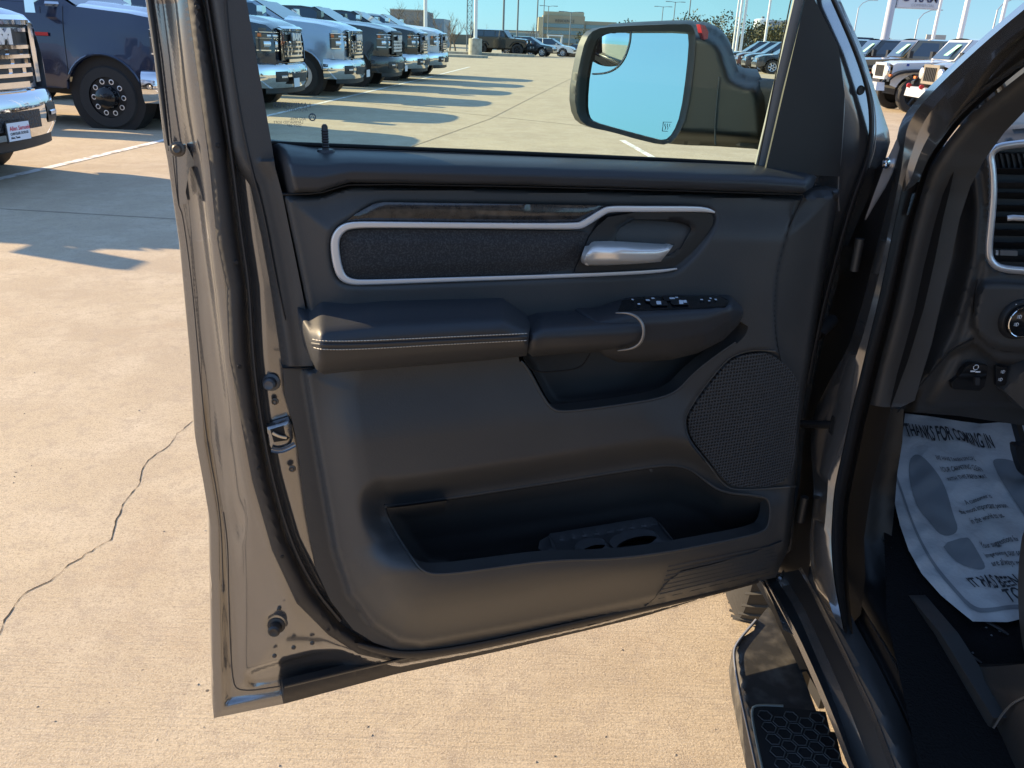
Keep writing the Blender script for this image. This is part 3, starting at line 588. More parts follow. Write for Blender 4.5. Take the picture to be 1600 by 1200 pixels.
V, F = lathe(door(np.array([(1344, 141)]), .045)[0], DN, [(0, .007), (.003, .006), (.003, .003)], 16); sub(link('drain_plug', V, F, M_BLACK))
HR_ = np.array(HOLE+HOLE[:1], float); RV = [[(x, y, .006) for x, y in HR_], [(x, y, -.05) for x, y in HR_]]
sub(skin('window_reveal', RV, door, mat('belt_rubber', (.012, .013, .014), .85, spec=.2), n=120, it=0))
# the window glass and its small etched print (read from behind)
GP = [(300, -500), (380, 0), (418, 228), (1190, 262), (1252, 0), (1268, -95), (1150, -230), (1000, -390), (840, -500)]
sub(relief('window_glass', GP, door, .046, M_GLASS, None, 60, step=50))
M_PRINT = mat('glass_print', (0.10, 0.13, 0.15), 0.8)
def on_door(px, py, d, sx=1.0):
    o = door(np.array([(px, py)]), d)[0]; ex = np.array([-DN[1], DN[0], 0])*1.0; M = Matrix.Identity(4)
    if ex[0] < 0: ex = -ex
    for i in range(3): M[i][0] = ex[i]*sx; M[i][1] = (0, 0, 1)[i]; M[i][2] = DN[i]; M[i][3] = o[i]
    return M
for (x, y, s, tx) in [(486, 168, .0075, 'LAMINATED'), (481, 174, .0052, 'ACOUSTIC'), (478, 188, .0046, 'AS2 M36'), (474, 193, .0040, 'LAMINATED SOFT'), (471, 198, .0040, 'DOT 287')]:
    sub(text('glass_print', tx, M_PRINT, None, on_door(x, y, .047, -1), size=s))
cc_ = door(np.array([(488, 183)]), .047)[0]; ex_ = np.array([.9178, .397, 0]); V, F, _ = merge([tube([cc_+ex_*.0036*math.cos(t)+np.array([0, 0, .0036*math.sin(t)]) for t in np.linspace(0, 2*math.pi, 17)], .0007, 4), tube([cc_-ex_*.002-np.array([0, 0, .0016]), cc_+np.array([0, 0, .003]), cc_+ex_*.002-np.array([0, 0, .0016])], .0005, 4)]); sub(link('glass_print', V, F, M_PRINT))
# ---------------------------------------------------------------- cab side: front pillar, hinge pillar, sill
def tsub(o, lab=None):
    into(o)
    if lab: o['label'] = lab
    return o
def T2(P, w): return [(x, y, w) for x, y in P]
R = {}
R[0] = [(1760, -130), (1620, -14), (1530, 62), (1436, 150), (1404, 192), (1399, 240), (1396, 277), (1382, 340), (1364, 410), (1347, 476), (1329, 536), (1305, 578), (1284, 620), (1271, 645), (1265, 681), (1269, 735), (1272, 768), (1268, 810), (1264, 846), (1268, 905), (1294, 958)]
R[1] = [(1770, -125), (1628, -8), (1540, 64), (1448, 151), (1416, 196), (1412, 240), (1406, 277), (1393, 340), (1378, 410), (1362, 476), (1345, 536), (1330, 578), (1318, 620), (1308, 645), (1303, 681), (1295, 735), (1293, 768), (1290, 810), (1285, 846), (1284, 905), (1305, 970)]
R[2] = [(1790, -110), (1650, 8), (1560, 72), (1466, 156), (1437, 200), (1424, 240), (1413, 277), (1399, 340), (1385, 410), (1371, 476), (1356, 536), (1346, 578), (1336, 620), (1328, 650), (1320, 690), (1308, 740), (1302, 775), (1300, 810), (1298, 846), (1302, 905), (1318, 985)]
R[3] = [(1810, -100), (1668, 20), (1578, 80), (1482, 163), (1455, 205), (1436, 242), (1424, 280), (1410, 340), (1394, 410), (1379, 476), (1362, 536), (1351, 578), (1342, 620), (1335, 650), (1327, 690), (1315, 740), (1309, 775), (1305, 810), (1305, 846), (1307, 905), (1320, 988)]
R[4] = [(1830, -85), (1690, 36), (1600, 92), (1503, 176), (1475, 212), (1448, 250), (1436, 285), (1420, 340), (1404, 410), (1390, 476), (1374, 536), (1363, 578), (1353, 620), (1345, 650), (1337, 690), (1326, 740), (1319, 775), (1315, 810), (1315, 846), (1316, 905), (1324, 990)]
def rows(ks, ws): return [[(x, y, w+(.02*max(0, (260-y)/260) if k > 1 else .0)) for x, y in R[k]] for k, w in zip(ks, ws)]
# painted door frame: outer return, main face, inner flange
tsub(skin('door_frame', rows([0, 1, 2], [0.014, .003, .014]), side, M_PAINT, n=90, smooth=70, it=2), 'painted grey pillar and door frame')
tsub(skin('frame_flange', [r[6:] for r in rows([2, 3], [.014, .036])], side, M_BLACK, n=80, it=2))
tsub(skin('frame_flange_edge', [r[6:] for r in rows([3, 4], [.036, .056])], side, M_SEAL, n=80, it=2))
tsub(skin('pillar_flange', [[(x, y, w+.03*k*max(0, (260-y)/260)) for k_, (x, y, w) in enumerate(r[:7])]+[(1409, 302, .02)] for k, r in enumerate(rows([2, 3, 4], [.014, .020, .044]))], side, M_PAINT, n=50, it=2, smooth=60), 'grey painted windscreen pillar with rolled edge')
tsub(ribbon('frame_edge_bead', [(x, y, .016+(.02*max(0, (260-y)/260))) for x, y in R[2]], 3.0, side, 0, .003, M_PAINT))
SE = [(x+3, y+1, .058+(.05*max(0, (260-y)/260))) for x, y in R[4]]
tsub(ribbon('door_seal', SE, 11, side, 0, .010, M_SEAL, n=6))
tsub(ribbon('pillar_streak_bead', [(1700, -20, .05), (1600, 52, .045), (1520, 112, .04), (1462, 160, .036), (1436, 196, .032), (1420, 232, .026), (1408, 280, .020)], [12, 12, 11, 11, 10, 8, 4], side, 0, .006, M_PAINT, n=8))  # bead added to bring a light streak onto the pillar
tsub(ribbon('pillar_highlight_bead', [(1720, 15, .075), (1620, 82, .07), (1560, 124, .066), (1508, 160, .062), (1478, 196, .058), (1452, 236, .052), (1434, 280, .046), (1418, 336, .04)], [9, 9, 8, 8, 8, 7, 6, 3], side, 0, .006, M_PAINT, n=8))  # second added bead, for the bright highlight along the flange
# pillar trim (soft dark grey) from windscreen pillar down past the dashboard
PT = [(1840, -70), (1700, 50), (1612, 104), (1512, 182), (1483, 217), (1456, 258), (1441, 292), (1426, 345), (1410, 410), (1396, 476), (1380, 536), (1368, 578), (1356, 632), (1380, 636), (1402, 626), (1412, 590), (1428, 536), (1440, 480), (1456, 410), (1470, 340), (1486, 290), (1506, 250), (1538, 205), (1572, 168), (1620, 138), (1720, 80), (1860, -30)]
tsub(relief('pillar_trim', PT, side, lambda X, Y: .075+.05*ss(dist(PT[:13], X, Y, False)/60)+.05*np.clip((260-Y)/260, 0, 1.5), M_TRIM, None, 9, step=8, thick=.03, back=SBACK))
tsub(ribbon('pillar_trim_seam', [(1478, 305, .115), (1452, 360, .108), (1436, 420, .106), (1424, 480, .105), (1408, 545, .104), (1392, 600, .102)], 2.2, side, 0, .001, M_DARK))
BKP = [(x+4, y) for x, y in R[2][5:]]+[(1345, 960), (1352, 900), (1350, 840), (1362, 760), (1380, 690), (1392, 636), (1420, 560), (1444, 480), (1460, 410), (1474, 340), (1486, 290), (1494, 250), (1470, 225)]
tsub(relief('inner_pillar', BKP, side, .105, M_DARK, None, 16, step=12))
# fender end seen past the door, hinge area
FE = [(1403, 218), (1397, 232), (1386, 254), (1369, 300), (1353, 344), (1367, 320), (1383, 294), (1394, 272), (1401, 250), (1406, 230)]
tsub(relief('fender_edge', FE, side, lambda X, Y: -.004-.00012*(Y-340)*0, mat('lit_fender_paint', (.42, .40, .40), .35, .4, coat=1), None, 8, step=5, thick=.004, back=BF))  # the truck's own paint, lightened to put the light on it into colour
V, F = lathe(side(np.array([(1388, 255)]), -.006)[0], -BI+np.array([.1, -.3, 0]), [(0, .008), (.004, .0075), (.005, .004), (.002, .003)], 16); tsub(link('fender_bolt', V, F, M_CHROME))
# dark gap behind: inner hinge pillar face and hinges
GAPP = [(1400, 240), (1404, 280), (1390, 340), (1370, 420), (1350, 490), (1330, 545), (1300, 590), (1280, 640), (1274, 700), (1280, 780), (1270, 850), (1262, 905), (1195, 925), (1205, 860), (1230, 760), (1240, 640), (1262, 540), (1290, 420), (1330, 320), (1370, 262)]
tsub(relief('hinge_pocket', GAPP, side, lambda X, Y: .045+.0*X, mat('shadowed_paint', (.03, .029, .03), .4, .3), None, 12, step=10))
M_HINGE = mat('hinge_metal', (.05, .05, .052), .4, .6)
for (x, y, h) in ((1336, 408, 30), (1252, 806, 17)):
    HP = [(x-14, y-h*.6), (x+8, y-h*.55), (x+10, y-h*.1), (x+2, y), (x+6, y+h*.5), (x-10, y+h*.9), (x-16, y+h*.3)]
    hg = tsub(relief('door_hinge', HP, side, .012, M_HINGE, None, 6, step=5, thick=.03, back=BF))
    V, F = lathe(side(np.array([(x-2, y+h*.5)]), .006)[0], (0, 0, 1), [(0, .007), (.05, .007)], 12); q = link('hinge_pin', V, F, mat('pin_steel', (.06, .06, .06), .5, .6)); q.parent = hg
# check strap with its pin
c0 = side(np.array([(1308, 664)]), .012)[0]; c1 = door(np.array([(1245, 662)]), .03)[0]
V, F, _ = merge([tube([c1, (c0+c1)/2, c0], .0065, 8), lathe((c0[0], c0[1], c0[2]-.012), (0, 0, 1), [(0, .010), (.024, .010)], 14), box((c0[0]+.006, c0[1], c0[2]), (.03, .014, .03), rz=.2)])
tsub(link('check_strap', V, F, M_BLACK))
V, F = tube(door(np.array([(1250, 600), (1262, 560), (1280, 520), (1300, 500)]), .02+np.array([0, .01, .02, .0])), .011, 10); tsub(link('wiring_boot', V, F, M_SEAL))
# sill
S = {}
S[0] = ([(1186, 902), (1203, 935), (1218, 960), (1236, 985), (1265, 1050), (1295, 1120), (1326, 1200), (1372, 1310)], 0.0)
S[1] = ([(1196, 900), (1214, 932), (1231, 962), (1247, 992), (1276, 1055), (1304, 1122), (1334, 1200), (1380, 1310)], .002)
S[2] = ([(1206, 892), (1226, 925), (1242, 950), (1258, 985), (1288, 1055), (1312, 1120), (1338, 1199), (1384, 1310)], .018)
S[3] = ([(1222, 895), (1246, 932), (1262, 962), (1280, 1000), (1308, 1062), (1334, 1125), (1361, 1198), (1404, 1310)], .029)
S[4] = ([(1248, 890), (1264, 916), (1280, 950), (1299, 990), (1330, 1052), (1358, 1115), (1388, 1196), (1430, 1310)], .044)
S[5] = ([(1252, 886), (1268, 915), (1285, 946), (1306, 988), (1336, 1050), (1366, 1112), (1397, 1194), (1442, 1310)], .045)
S[6] = ([(1304, 880), (1312, 915), (1322, 946), (1342, 985), (1372, 1039), (1402, 1100), (1441, 1185), (1496, 1300)], .105)
def sr(*k): return [[(x, y, S[q][1]) for x, y in S[q][0]] for q in k]
tsub(skin('sill_lip', sr(0, 1), side, M_PAINT, n=60))
tsub(skin('sill_ledge', sr(1, 2), side, M_BLACK, n=60))
tsub(skin('sill_step', sr(2, 3), side, M_PAINT, n=60), 'painted step of the sill catching the light')
tsub(skin('sill_channel', sr(3, 4), side, M_BLACK, n=60))
tsub(skin('sill_flange', sr(4, 5), side, M_PAINT, n=60))
SG = S[5][0]+S[6][0][::-1]
tsub(relief('sill_cover', SG, side, lambda X, Y: .046+.062*ss(dist(S[5][0], X, Y, False)/55), M_TRIM, None, 9, step=8))
tsub(ribbon('sill_seal', [(1318, 880, .106), (1324, 915, .107), (1334, 946, .107), (1356, 985, .107), (1388, 1042, .107), (1418, 1100, .107), (1457, 1186, .107), (1512, 1300, .107)], [16, 17, 18, 20, 23, 26, 30, 34], side, 0, .012, M_SEAL, n=10))
tsub(ribbon('sill_bead', [(1326, 880, .125), (1336, 930, .125), (1352, 960, .125), (1372, 990, .125), (1405, 1045, .125), (1437, 1105, .125), (1474, 1186, .125)], 3.5, side, 0, .004, M_RIM, n=5))
tsub(relief('underbody_sill', [(1188, 905), (1218, 962), (1240, 1000), (1262, 1046), (1250, 1046), (1215, 975)], side, .02, M_DARK, None, 20, step=16))
# glinting fender liner flap in front of the sill
tsub(skin('sill_end_cap', [[(1189, 903, -.01), (1200, 925, -.01), (1216, 960, -.01), (1224, 984, -.01)], [(1193, 902, .0), (1207, 930, .0), (1226, 965, .0), (1240, 992, .0)]], side, M_PAINT, n=20))
tsub(skin('sill_end_cap', [[(1224, 890, .02), (1212, 908, .01), (1202, 920, .0)], [(1226, 893, .03), (1218, 912, .02), (1208, 926, .01)]], side, M_CHROME, n=12))
# ---------------------------------------------------------------- interior: kick panel, carpet, dash
KP = [(1345, 632), (1412, 640), (1410, 690), (1402, 740), (1398, 790), (1392, 850), (1440, 950), (1520, 1060), (1640, 1160), (1720, 1320), (1500, 1320), (1440, 1140), (1372, 1000), (1330, 920), (1318, 850), (1322, 760)]
tsub(relief('kick_panel', KP, side, lambda X, Y: .15+.07*ss(dist([(1345, 632), (1322, 760), (1318, 850), (1330, 920), (1372, 1000), (1440, 1140)], X, Y, False)/90), mat('dark_interior_plastic', (.010, .011, .013), .45), None, 14, step=10))
tsub(ribbon('kick_highlight', [(1368, 838, .20), (1376, 858, .20), (1392, 862, .20)], [14, 20, 12], side, 0, .010, M_TRIM2))
SV = [(1348, 950), (1400, 950), (1450, 1010), (1500, 1075), (1545, 1130), (1552, 1140), (1520, 1145), (1500, 1120), (1440, 1030)]
tsub(relief('sill_trim', [(1380, 930), (1420, 930), (1470, 990), (1552, 1122), (1548, 1136), (1522, 1146), (1512, 1130), (1440, 1020)], side, lambda X, Y: .185+.02*ss(dist([(1420, 930), (1470, 990), (1552, 1122)], X, Y, False)/18), M_TRIM, None, 10, step=8, thick=.03, back=SBACK))
K28 = .28
def toe(P, h): return _plane(P, np.array([-K28*BF[0], -K28*BF[1], 1.0]), np.zeros(len(P))+(.545-K28*1.06-1.43)+h)
tsub(relief('carpet_floor', [(1340, 600), (1900, 600), (2100, 1500), (1500, 1500), (1385, 960), (1380, 780)], toe, -.012, M_CARPET, None, 30, step=30))
tsub(relief('footwell_wall', [(1330, 540), (1900, 540), (1900, 760), (1330, 760)], front, 2.1, M_DARK, None, 60, step=40))
# dashboard
DS = [(1370, 640), (1374, 600), (1400, 545), (1432, 480), (1456, 400), (1464, 320), (1464, 270), (1500, 226), (1545, 206), (1700, 190), (1900, 190), (1900, 660), (1620, 668), (1500, 650)]
DE = [(1400, 640), (1404, 600), (1430, 545), (1462, 480), (1486, 400), (1494, 320), (1490, 270), (1512, 226)]
R1 = [(1498, 240), (1520, 262), (1528, 330), (1524, 400), (1508, 470), (1492, 520), (1462, 580), (1430, 632)]
VB = chaikin([(1544, 240), (1550, 230), (1570, 224), (1620, 220), (1760, 216), (1760, 440), (1600, 427), (1560, 424), (1546, 412), (1540, 395), (1545, 330), (1550, 300), (1548, 262)], 2)
SB = chaikin([(1532, 446), (1545, 440), (1620, 444), (1700, 450), (1700, 560), (1600, 548), (1560, 545), (1534, 532), (1520, 508), (1522, 480)], 2)
def dash_depth(X, Y):
    e = dist(DE, X, Y, False)
    d = 1.30-0.045*ss(e/38)+0.012*ss((e-26)/18)*0
    r = dist(R1, X, Y, False); d = d-0.014*np.exp(-(r/9)**2)
    right = inside(R1+[(1900, 640), (1900, 240)], X, Y); d = d-np.where(right, 0.020*ss(r/26), 0)
    d = d+0.05*ss((sd(VB, X, Y))/4+.4)
    d = d-0.018*ss(sd(SB, X, Y)/10+.5)
    lowr = ss((Y-ip(X, [(1400, 640), (1480, 548), (1520, 530), (1560, 560), (1900, 575)]))/14); d = d+0.022*lowr+0.03*ss((Y-585)/80)
    d = d+0.05*ss((232-Y)/30)
    return d
tsub(relief('dashboard', DS, front, dash_depth, M_TRIM, None, 5.5, step=5, thick=.04, back=FBACK, smooth=75))
dash = [o for o in bpy.data.objects if o.name == 'dashboard'][0]
def dsub(o): o.parent = dash; return o
dsub(ribbon('vent_bezel', [(1760, 216), (1620, 222), (1572, 227), (1554, 232), (1547, 243), (1551, 262), (1553, 300), (1549, 345), (1544, 395), (1550, 411), (1564, 420), (1600, 423), (1760, 436)], 12, front, 1.225, -.006, mat('bezel_silver', (.68, .70, .74), .28, .6), n=8))
dsub(relief('vent_well', [(1552, 236), (1760, 222), (1760, 434), (1552, 418)], front, 1.315, M_DARK, None, 20))
for k, (y, dd) in enumerate([(268, 1.265), (290, 1.26), (306, 1.27), (326, 1.27), (344, 1.27), (364, 1.27), (384, 1.272), (404, 1.262)]):
    dsub(relief('vent_slat', [(1556, y-5), (1750, y-5+2), (1750, y+5+4), (1553, y+4)], front, lambda X, Y, dd=dd, y=y: dd+.012*(Y-y)/6, M_BLACK if k not in (1, 7) else M_TRIM2, None, 6, thick=.004, back=FBACK))
for k in range(7):
    x = 1562+k*9
    dsub(relief('vent_vane', [(x, 240), (x+3, 240), (x+8, 263), (x+5, 263)], front, 1.275, M_BLACK, None, 5, thick=.006, back=FBACK))
V, F = tube(front(np.array([(1574, 341), (1582, 340), (1640, 343)]), np.array([1.235, 1.232, 1.232])), .0045, 10); dsub(link('vent_tab', V, F, M_SATIN))
dsub(relief('vent_wheel', [(1563, 391), (1590, 392), (1590, 400), (1563, 399)], front, 1.245, mat('wheel_grey', (.12, .13, .14), .4), None, 5, thick=.004, back=FBACK))
for k in range(4):
    dsub(relief('switch_mark', [(1556, 391.5+k*2), (1560, 391.7+k*2), (1560, 392.6+k*2), (1556, 392.4+k*2)], front, 1.243, M_ICON, None, 5))
SWF = chaikin([(1556, 468), (1570, 460), (1600, 459), (1700, 462), (1700, 534), (1600, 534), (1566, 530), (1550, 520), (1546, 500), (1550, 480)], 2)
dsub(relief('switch_face', SWF, front, lambda X, Y: 1.222+.003*ss(1-dist(SWF, X, Y)/6), M_GLOSS, None, 8, step=6, thick=.012, back=FBACK))
kc = front(np.array([(1590, 498)]), 1.218)[0]
V, F, MI = merge([lathe(kc, -BF, [(0, .034), (.006, .033), (.010, .030)], 40), lathe(kc, -BF, [(.006, .0275), (.016, .0262), (.0165, .025)], 40)])
dsub(link('headlight_knob', V, F, None, mats=[M_BLACK, M_GLOSS], midx=MI))
a_ = np.linspace(0, 2*math.pi, 41); u_, v_, _ = frame_of(-BF)
V, F = tube([kc-BF*.0168+u_*.0256*math.cos(t)+v_*.0256*math.sin(t) for t in a_], .0011, 6); dsub(link('knob_ring', V, F, M_CHROME))
def on_front(px, py, f):
    o = front(np.array([(px, py)]), f)[0]; M = Matrix.Identity(4)
    for i in range(3): M[i][0] = BI[i]; M[i][1] = (0, 0, 1)[i]; M[i][2] = -BF[i]; M[i][3] = o[i]
    return M
def icon(px, py, f, r, kind):
    o = front(np.array([(px, py)]), f)[0]; VF = []
    if kind == 'ring': VF.append(tube([o+BI*r*math.cos(t)+np.array([0, 0, r])*math.sin(t) for t in np.linspace(0, 2*math.pi, 17)], r*.16, 5))
    if kind == 'lamp':
        VF.append(tube([o+BI*r*x+np.array([0, 0, r*z]) for x, z in ((.1, .7), (.7, .5), (.9, 0), (.7, -.5), (.1, -.7), (.1, .7))], r*.13, 5))
        for z in (-.45, 0, .45): VF.append(tube([o+BI*(-r*.9)+np.array([0, 0, r*z]), o+BI*(-r*.15)+np.array([0, 0, r*z])], r*.1, 5))
    if kind == 'bar': VF.append(box(tuple(o), (r*2, .0006, r*.6), rz=math.atan2(BI[1], BI[0])))
    if kind == 'wedge': VF.append(lathe(o, -BF, [(0, r), (.0006, r)], 3))
    V, F, _ = merge(VF); return dsub(link('switch_mark', V, F, M_ICON))
icon(1556, 494, 1.220, .0034, 'ring'); icon(1575, 466, 1.220, .0030, 'ring'); icon(1592, 464, 1.220, .0036, 'lamp'); icon(1588, 477, 1.2095, .003, 'wedge')
icon(1593, 495, 1.2005, .0042, 'lamp'); icon(1588, 507, 1.2005, .0042, 'lamp')
# lower controls
dsub(relief('brake_switch', [(1510, 572), (1522, 568), (1544, 572), (1542, 585), (1538, 604), (1530, 611), (1490, 608), (1486, 598), (1500, 586)], front, lambda X, Y: 1.240+.010*ss((Y-584)/4), mat('switch_black', (.012, .013, .015), .3), None, 5, step=4, thick=.01, back=FBACK))
dsub(relief('brake_switch_edge', [(1524, 590), (1531, 590), (1531, 602), (1524, 602)], front, 1.238, M_TRIM2, None, 4, thick=.006, back=FBACK))
icon(1525, 574, 1.237, .0044, 'ring'); icon(1520, 580, 1.237, .0042, 'bar'); icon(1528, 581, 1.237, .0042, 'bar')
icon(1567, 581, 1.235, .004, 'lamp'); icon(1563, 593, 1.235, .004, 'lamp')
dsub(relief('pedal_adjust_switch', [(1556, 572), (1574, 574), (1572, 602), (1556, 602)], front, 1.240, mat('switch_black', (.012, .013, .015), .3), None, 5, thick=.006, back=FBACK))
dsub(relief('column_cover', [(1568, 610), (1590, 588), (1612, 570), (1760, 560), (1760, 650), (1600, 640)], front, lambda X, Y: 1.235-.02*ss((X-1568)/40), M_TRIM, None, 8, step=6, thick=.04, back=FBACK))
dsub(ribbon('dash_seam', [(1402, 645), (1440, 600), (1480, 553), (1494, 542), (1522, 529)], 2.6, front, 1.232, -.002, M_DARK))
dsub(ribbon('dash_seam', [(1528, 436), (1522, 456), (1519, 490), (1524, 520), (1540, 538), (1560, 548), (1600, 551), (1700, 560)], 2.6, front, 1.236, -.004, M_DARK))
# dash top under the windscreen
M_DTOP = mat('dash_top_vinyl', (.045, .05, .056), .45, bump=(500, .2, .001))
dsub(relief('dash_top', [(1508, 228), (1534, 196), (1570, 170), (1620, 160), (1900, 150), (1900, 232), (1600, 226), (1545, 222)], level, lambda X, Y: 1.262+.03*ss((226-Y)/50), M_DTOP, None, 10, step=8))
dsub(relief('dash_crack_trim', [(1545, 196), (1568, 191), (1620, 192), (1900, 190), (1900, 199), (1560, 200)], level, 1.30, M_BLACK, None, 10))
# ---------------------------------------------------------------- brake pedal and seat corner
tsub(relief('brake_pedal', chaikin([(1586, 700), (1592, 696), (1640, 700), (1640, 760), (1604, 748), (1596, 738)], 1), front, lambda X, Y: 1.36+.01*((Y-700)/50), M_BLACK, None, 8, thick=.02, back=FBACK))
tsub(relief('pedal_arm', [(1586, 655), (1594, 655), (1608, 700), (1598, 700)], front, 1.38, M_BLACK, None, 8, thick=.02, back=FBACK))
M_LEATHER = mat('seat_leather', (.035, .033, .032), .42, bump=(260, .25, .001))
SC1 = chaikin([(1592, 870), (1600, 820), (1640, 780), (1800, 780), (1800, 1100), (1640, 1080), (1604, 1038), (1594, 990), (1590, 930)], 2)
tsub(relief('seat_cushion', SC1, side, lambda X, Y: .30-.03*ss(dist(SC1, X, Y)/40), mat('seat_brown', (.07, .06, .05), .5), None, 16, step=12, thick=.3, back=SBACK))
SC2 = chaikin([(1500, 1035), (1530, 1044), (1600, 1037), (1760, 1030), (1760, 1320), (1640, 1320), (1600, 1270), (1560, 1190), (1556, 1140), (1540, 1110)], 2)
tsub(relief('seat_base', SC2, side, lambda X, Y: .215-.02*ss(dist(SC2, X, Y)/50), M_LEATHER, None, 14, step=10, thick=.2, back=SBACK))
tsub(ribbon('seat_rail_trim', [(1552, 1138, .19), (1568, 1112, .19), (1590, 1092, .19), (1640, 1078, .19)], 4, side, 0, .003, M_RIM))
M_LIT = mat('litter_grey', (.16, .17, .19), .6)
for q, (x, y) in enumerate([(1541, 981), (1549, 993), (1540, 1046), (1562, 986), (1520, 1020), (1500, 1030)]):
    V, F = lathe(toe(np.array([(x, y)]), -.010)[0], (.2*math.sin(q), .3*math.cos(q), 1), [(0, .0022), (.0016, .0012)], 5); tsub(link('carpet_litter', V, F, M_LIT))
for q, P_ in enumerate([[(1490, 1012), (1510, 1020), (1534, 1036)], [(1496, 1024), (1512, 1034), (1524, 1040)], [(1538, 970), (1556, 978), (1576, 992)]]):
    tsub(ribbon('carpet_fold', [(x, y, -.008) for x, y in P_], [3, 7, 3], toe, 0, .006, mat('mat_edge_rubber', (.05, .052, .056), .5)))
# ---------------------------------------------------------------- rest of the truck so that it stands as a whole (roof, bonnet, wing, wheel, cab shell), and unseen sun-blocking panels
def loc(f, w, z): p = BF*f+BI*(w+BC); return (p[0], p[1], z)
def hull(name, secs, m, smooth=40):
    V = []; n = len(secs[0][1])
    for f, s in secs: V += [loc(f, w, z) for w, z in s]
    F = [(j*n+i, j*n+i+1, (j+1)*n+i+1, (j+1)*n+i) for j in range(len(secs)-1) for i in range(n-1)]
    return tsub(link(name, V, F, m, smooth=smooth))
sec = lambda t, k=0: [(.10, t-.06), (.16, t-.015), (.5, t+.01), (1.0, t+.02), (1.5, t+.01), (1.84, t-.015), (1.92, t-.08), (1.98, .62)]
M_SIDE = mat('grey_paint_body', (.10, .10, .10), .4, .2)
hull('bonnet', [(1.46, sec(1.10)), (2.0, sec(1.08)), (2.6, sec(1.02)), (2.78, sec(.95)), (2.86, [(w, .5+.3*i/7) for i, (w, z) in enumerate(sec(.9))])], M_PAINT)
SP = [(1.40, .50), (1.40, 1.04), (2.0, 1.02), (2.60, .96), (2.80, .86), (2.84, .60), (2.36, .56)]+[(1.88+.50*math.cos(a), .42+.50*math.sin(a)) for a in np.linspace(.25, math.pi-.1, 12)]
V, _, Fc, *_ = geometry.delaunay_2d_cdt([Vector(p) for p in SP], [(i, (i+1) % len(SP)) for i in range(len(SP))], [], 1, 1e-5)
tsub(link('front_wing', [loc(v[0], .012, v[1]) for v in V], [tuple(f) for f in Fc], M_PAINT))
hull('roof', [(1.0, [(.16, 1.80), (.25, 1.86), (1.0, 1.90), (1.75, 1.86), (1.84, 1.80)]), (.5, [(.13, 1.86), (.25, 1.93), (1.0, 1.97), (1.75, 1.93), (1.87, 1.86)]), (-1.3, [(.13, 1.86), (.25, 1.93), (1.0, 1.97), (1.75, 1.93), (1.87, 1.86)]), (-1.6, [(.1, .9), (.25, .9), (1.0, .9), (1.75, .9), (1.9, .9)])], M_PAINT)
hull('far_side', [(1.45, [(1.96, .45), (1.99, .8), (1.93, 1.25)]), (-1.6, [(1.96, .45), (1.99, .8), (1.93, 1.25)])], M_SIDE)
hull('rear_door', [(.22, [(.03, .42), (.0, .8), (.03, 1.28)]), (-.75, [(.03, .42), (.0, .8), (.03, 1.28)])], M_SIDE)
hull('cargo_bed', [(-1.0, [(.02, .45), (.0, .8), (.05, 1.30), (.12, 1.30), (.12, .8)]), (-2.7, [(.02, .55), (.0, .8), (.05, 1.32), (.12, 1.32), (.12, .8)])], M_SIDE)
hull('arch_sun_block', [(1.27, [(.11, .62), (.11, 1.10)]), (2.5, [(.11, .62), (.11, 1.02)])], M_DARK)  # unseen panel added to stop sun coming through the wheel arch
hull('cowl_sun_block', [(1.27, [(.13, .40), (.13, 1.2)]), (1.62, [(.13, .40), (.13, 1.12)])], M_DARK)  # unseen panel added to keep direct sun off the paper mat
hull('floor_pan', [(1.5, [(.05, .36), (1.0, .36), (1.95, .36)]), (-1.6, [(.05, .36), (1.0, .36), (1.95, .36)])], M_DARK)
def ram_wheel(c, ax, r, w, name='front_wheel', rim=.26):
    ax = np.array(ax, float); prof = [(-w/2, rim), (-w/2+.01, r-.05), (-w/2+.035, r-.008), (0, r), (w/2-.035, r-.008), (w/2-.01, r-.05), (w/2, rim)]
    V, F = lathe(c, ax, prof, 48); o = link(name, V, F, M_TYRE); return o
wc = loc(1.86, .30, .415); wx = BI*math.cos(.30)-BF*math.sin(.30)
wh = ram_wheel(wc, wx, .415, .29); tsub(wh)
VF = []
u0, v0, d0 = frame_of(wx)
for k in range(44):
    a = 2*math.pi*k/44
    for s_, off in ((-1, 0), (1, .5)):
        aa = a+off*2*math.pi/44; P = [np.array(wc)+d0*s_*(.02+.10*t)+(u0*math.cos(aa+.10*t)+v0*math.sin(aa+.10*t))*(.4125-.006*t*t) for t in (0, .4, .8, 1)]
        VF.append(tube(P, .0045, 4))
V, F, _ = merge(VF); q = link('tread_blocks', V, F, mat('tread_grey', (.045, .043, .040), .8)); q.parent = wh; q.matrix_parent_inverse = Matrix.Identity(4)
V, F = lathe(wc, -wx, [(.09, .26), (.12, .25), (.10, .2), (.13, .06), (.13, .0)], 30); q = link('rim', V, F, M_SATIN); q.parent = wh
V, F, _ = merge([box(loc(1.42, .17, .30), (.012, .26, .30), rz=math.atan2(BI[1], BI[0])+math.pi/2*0)]); tsub(link('mud_flap', V, F, M_BLACK))
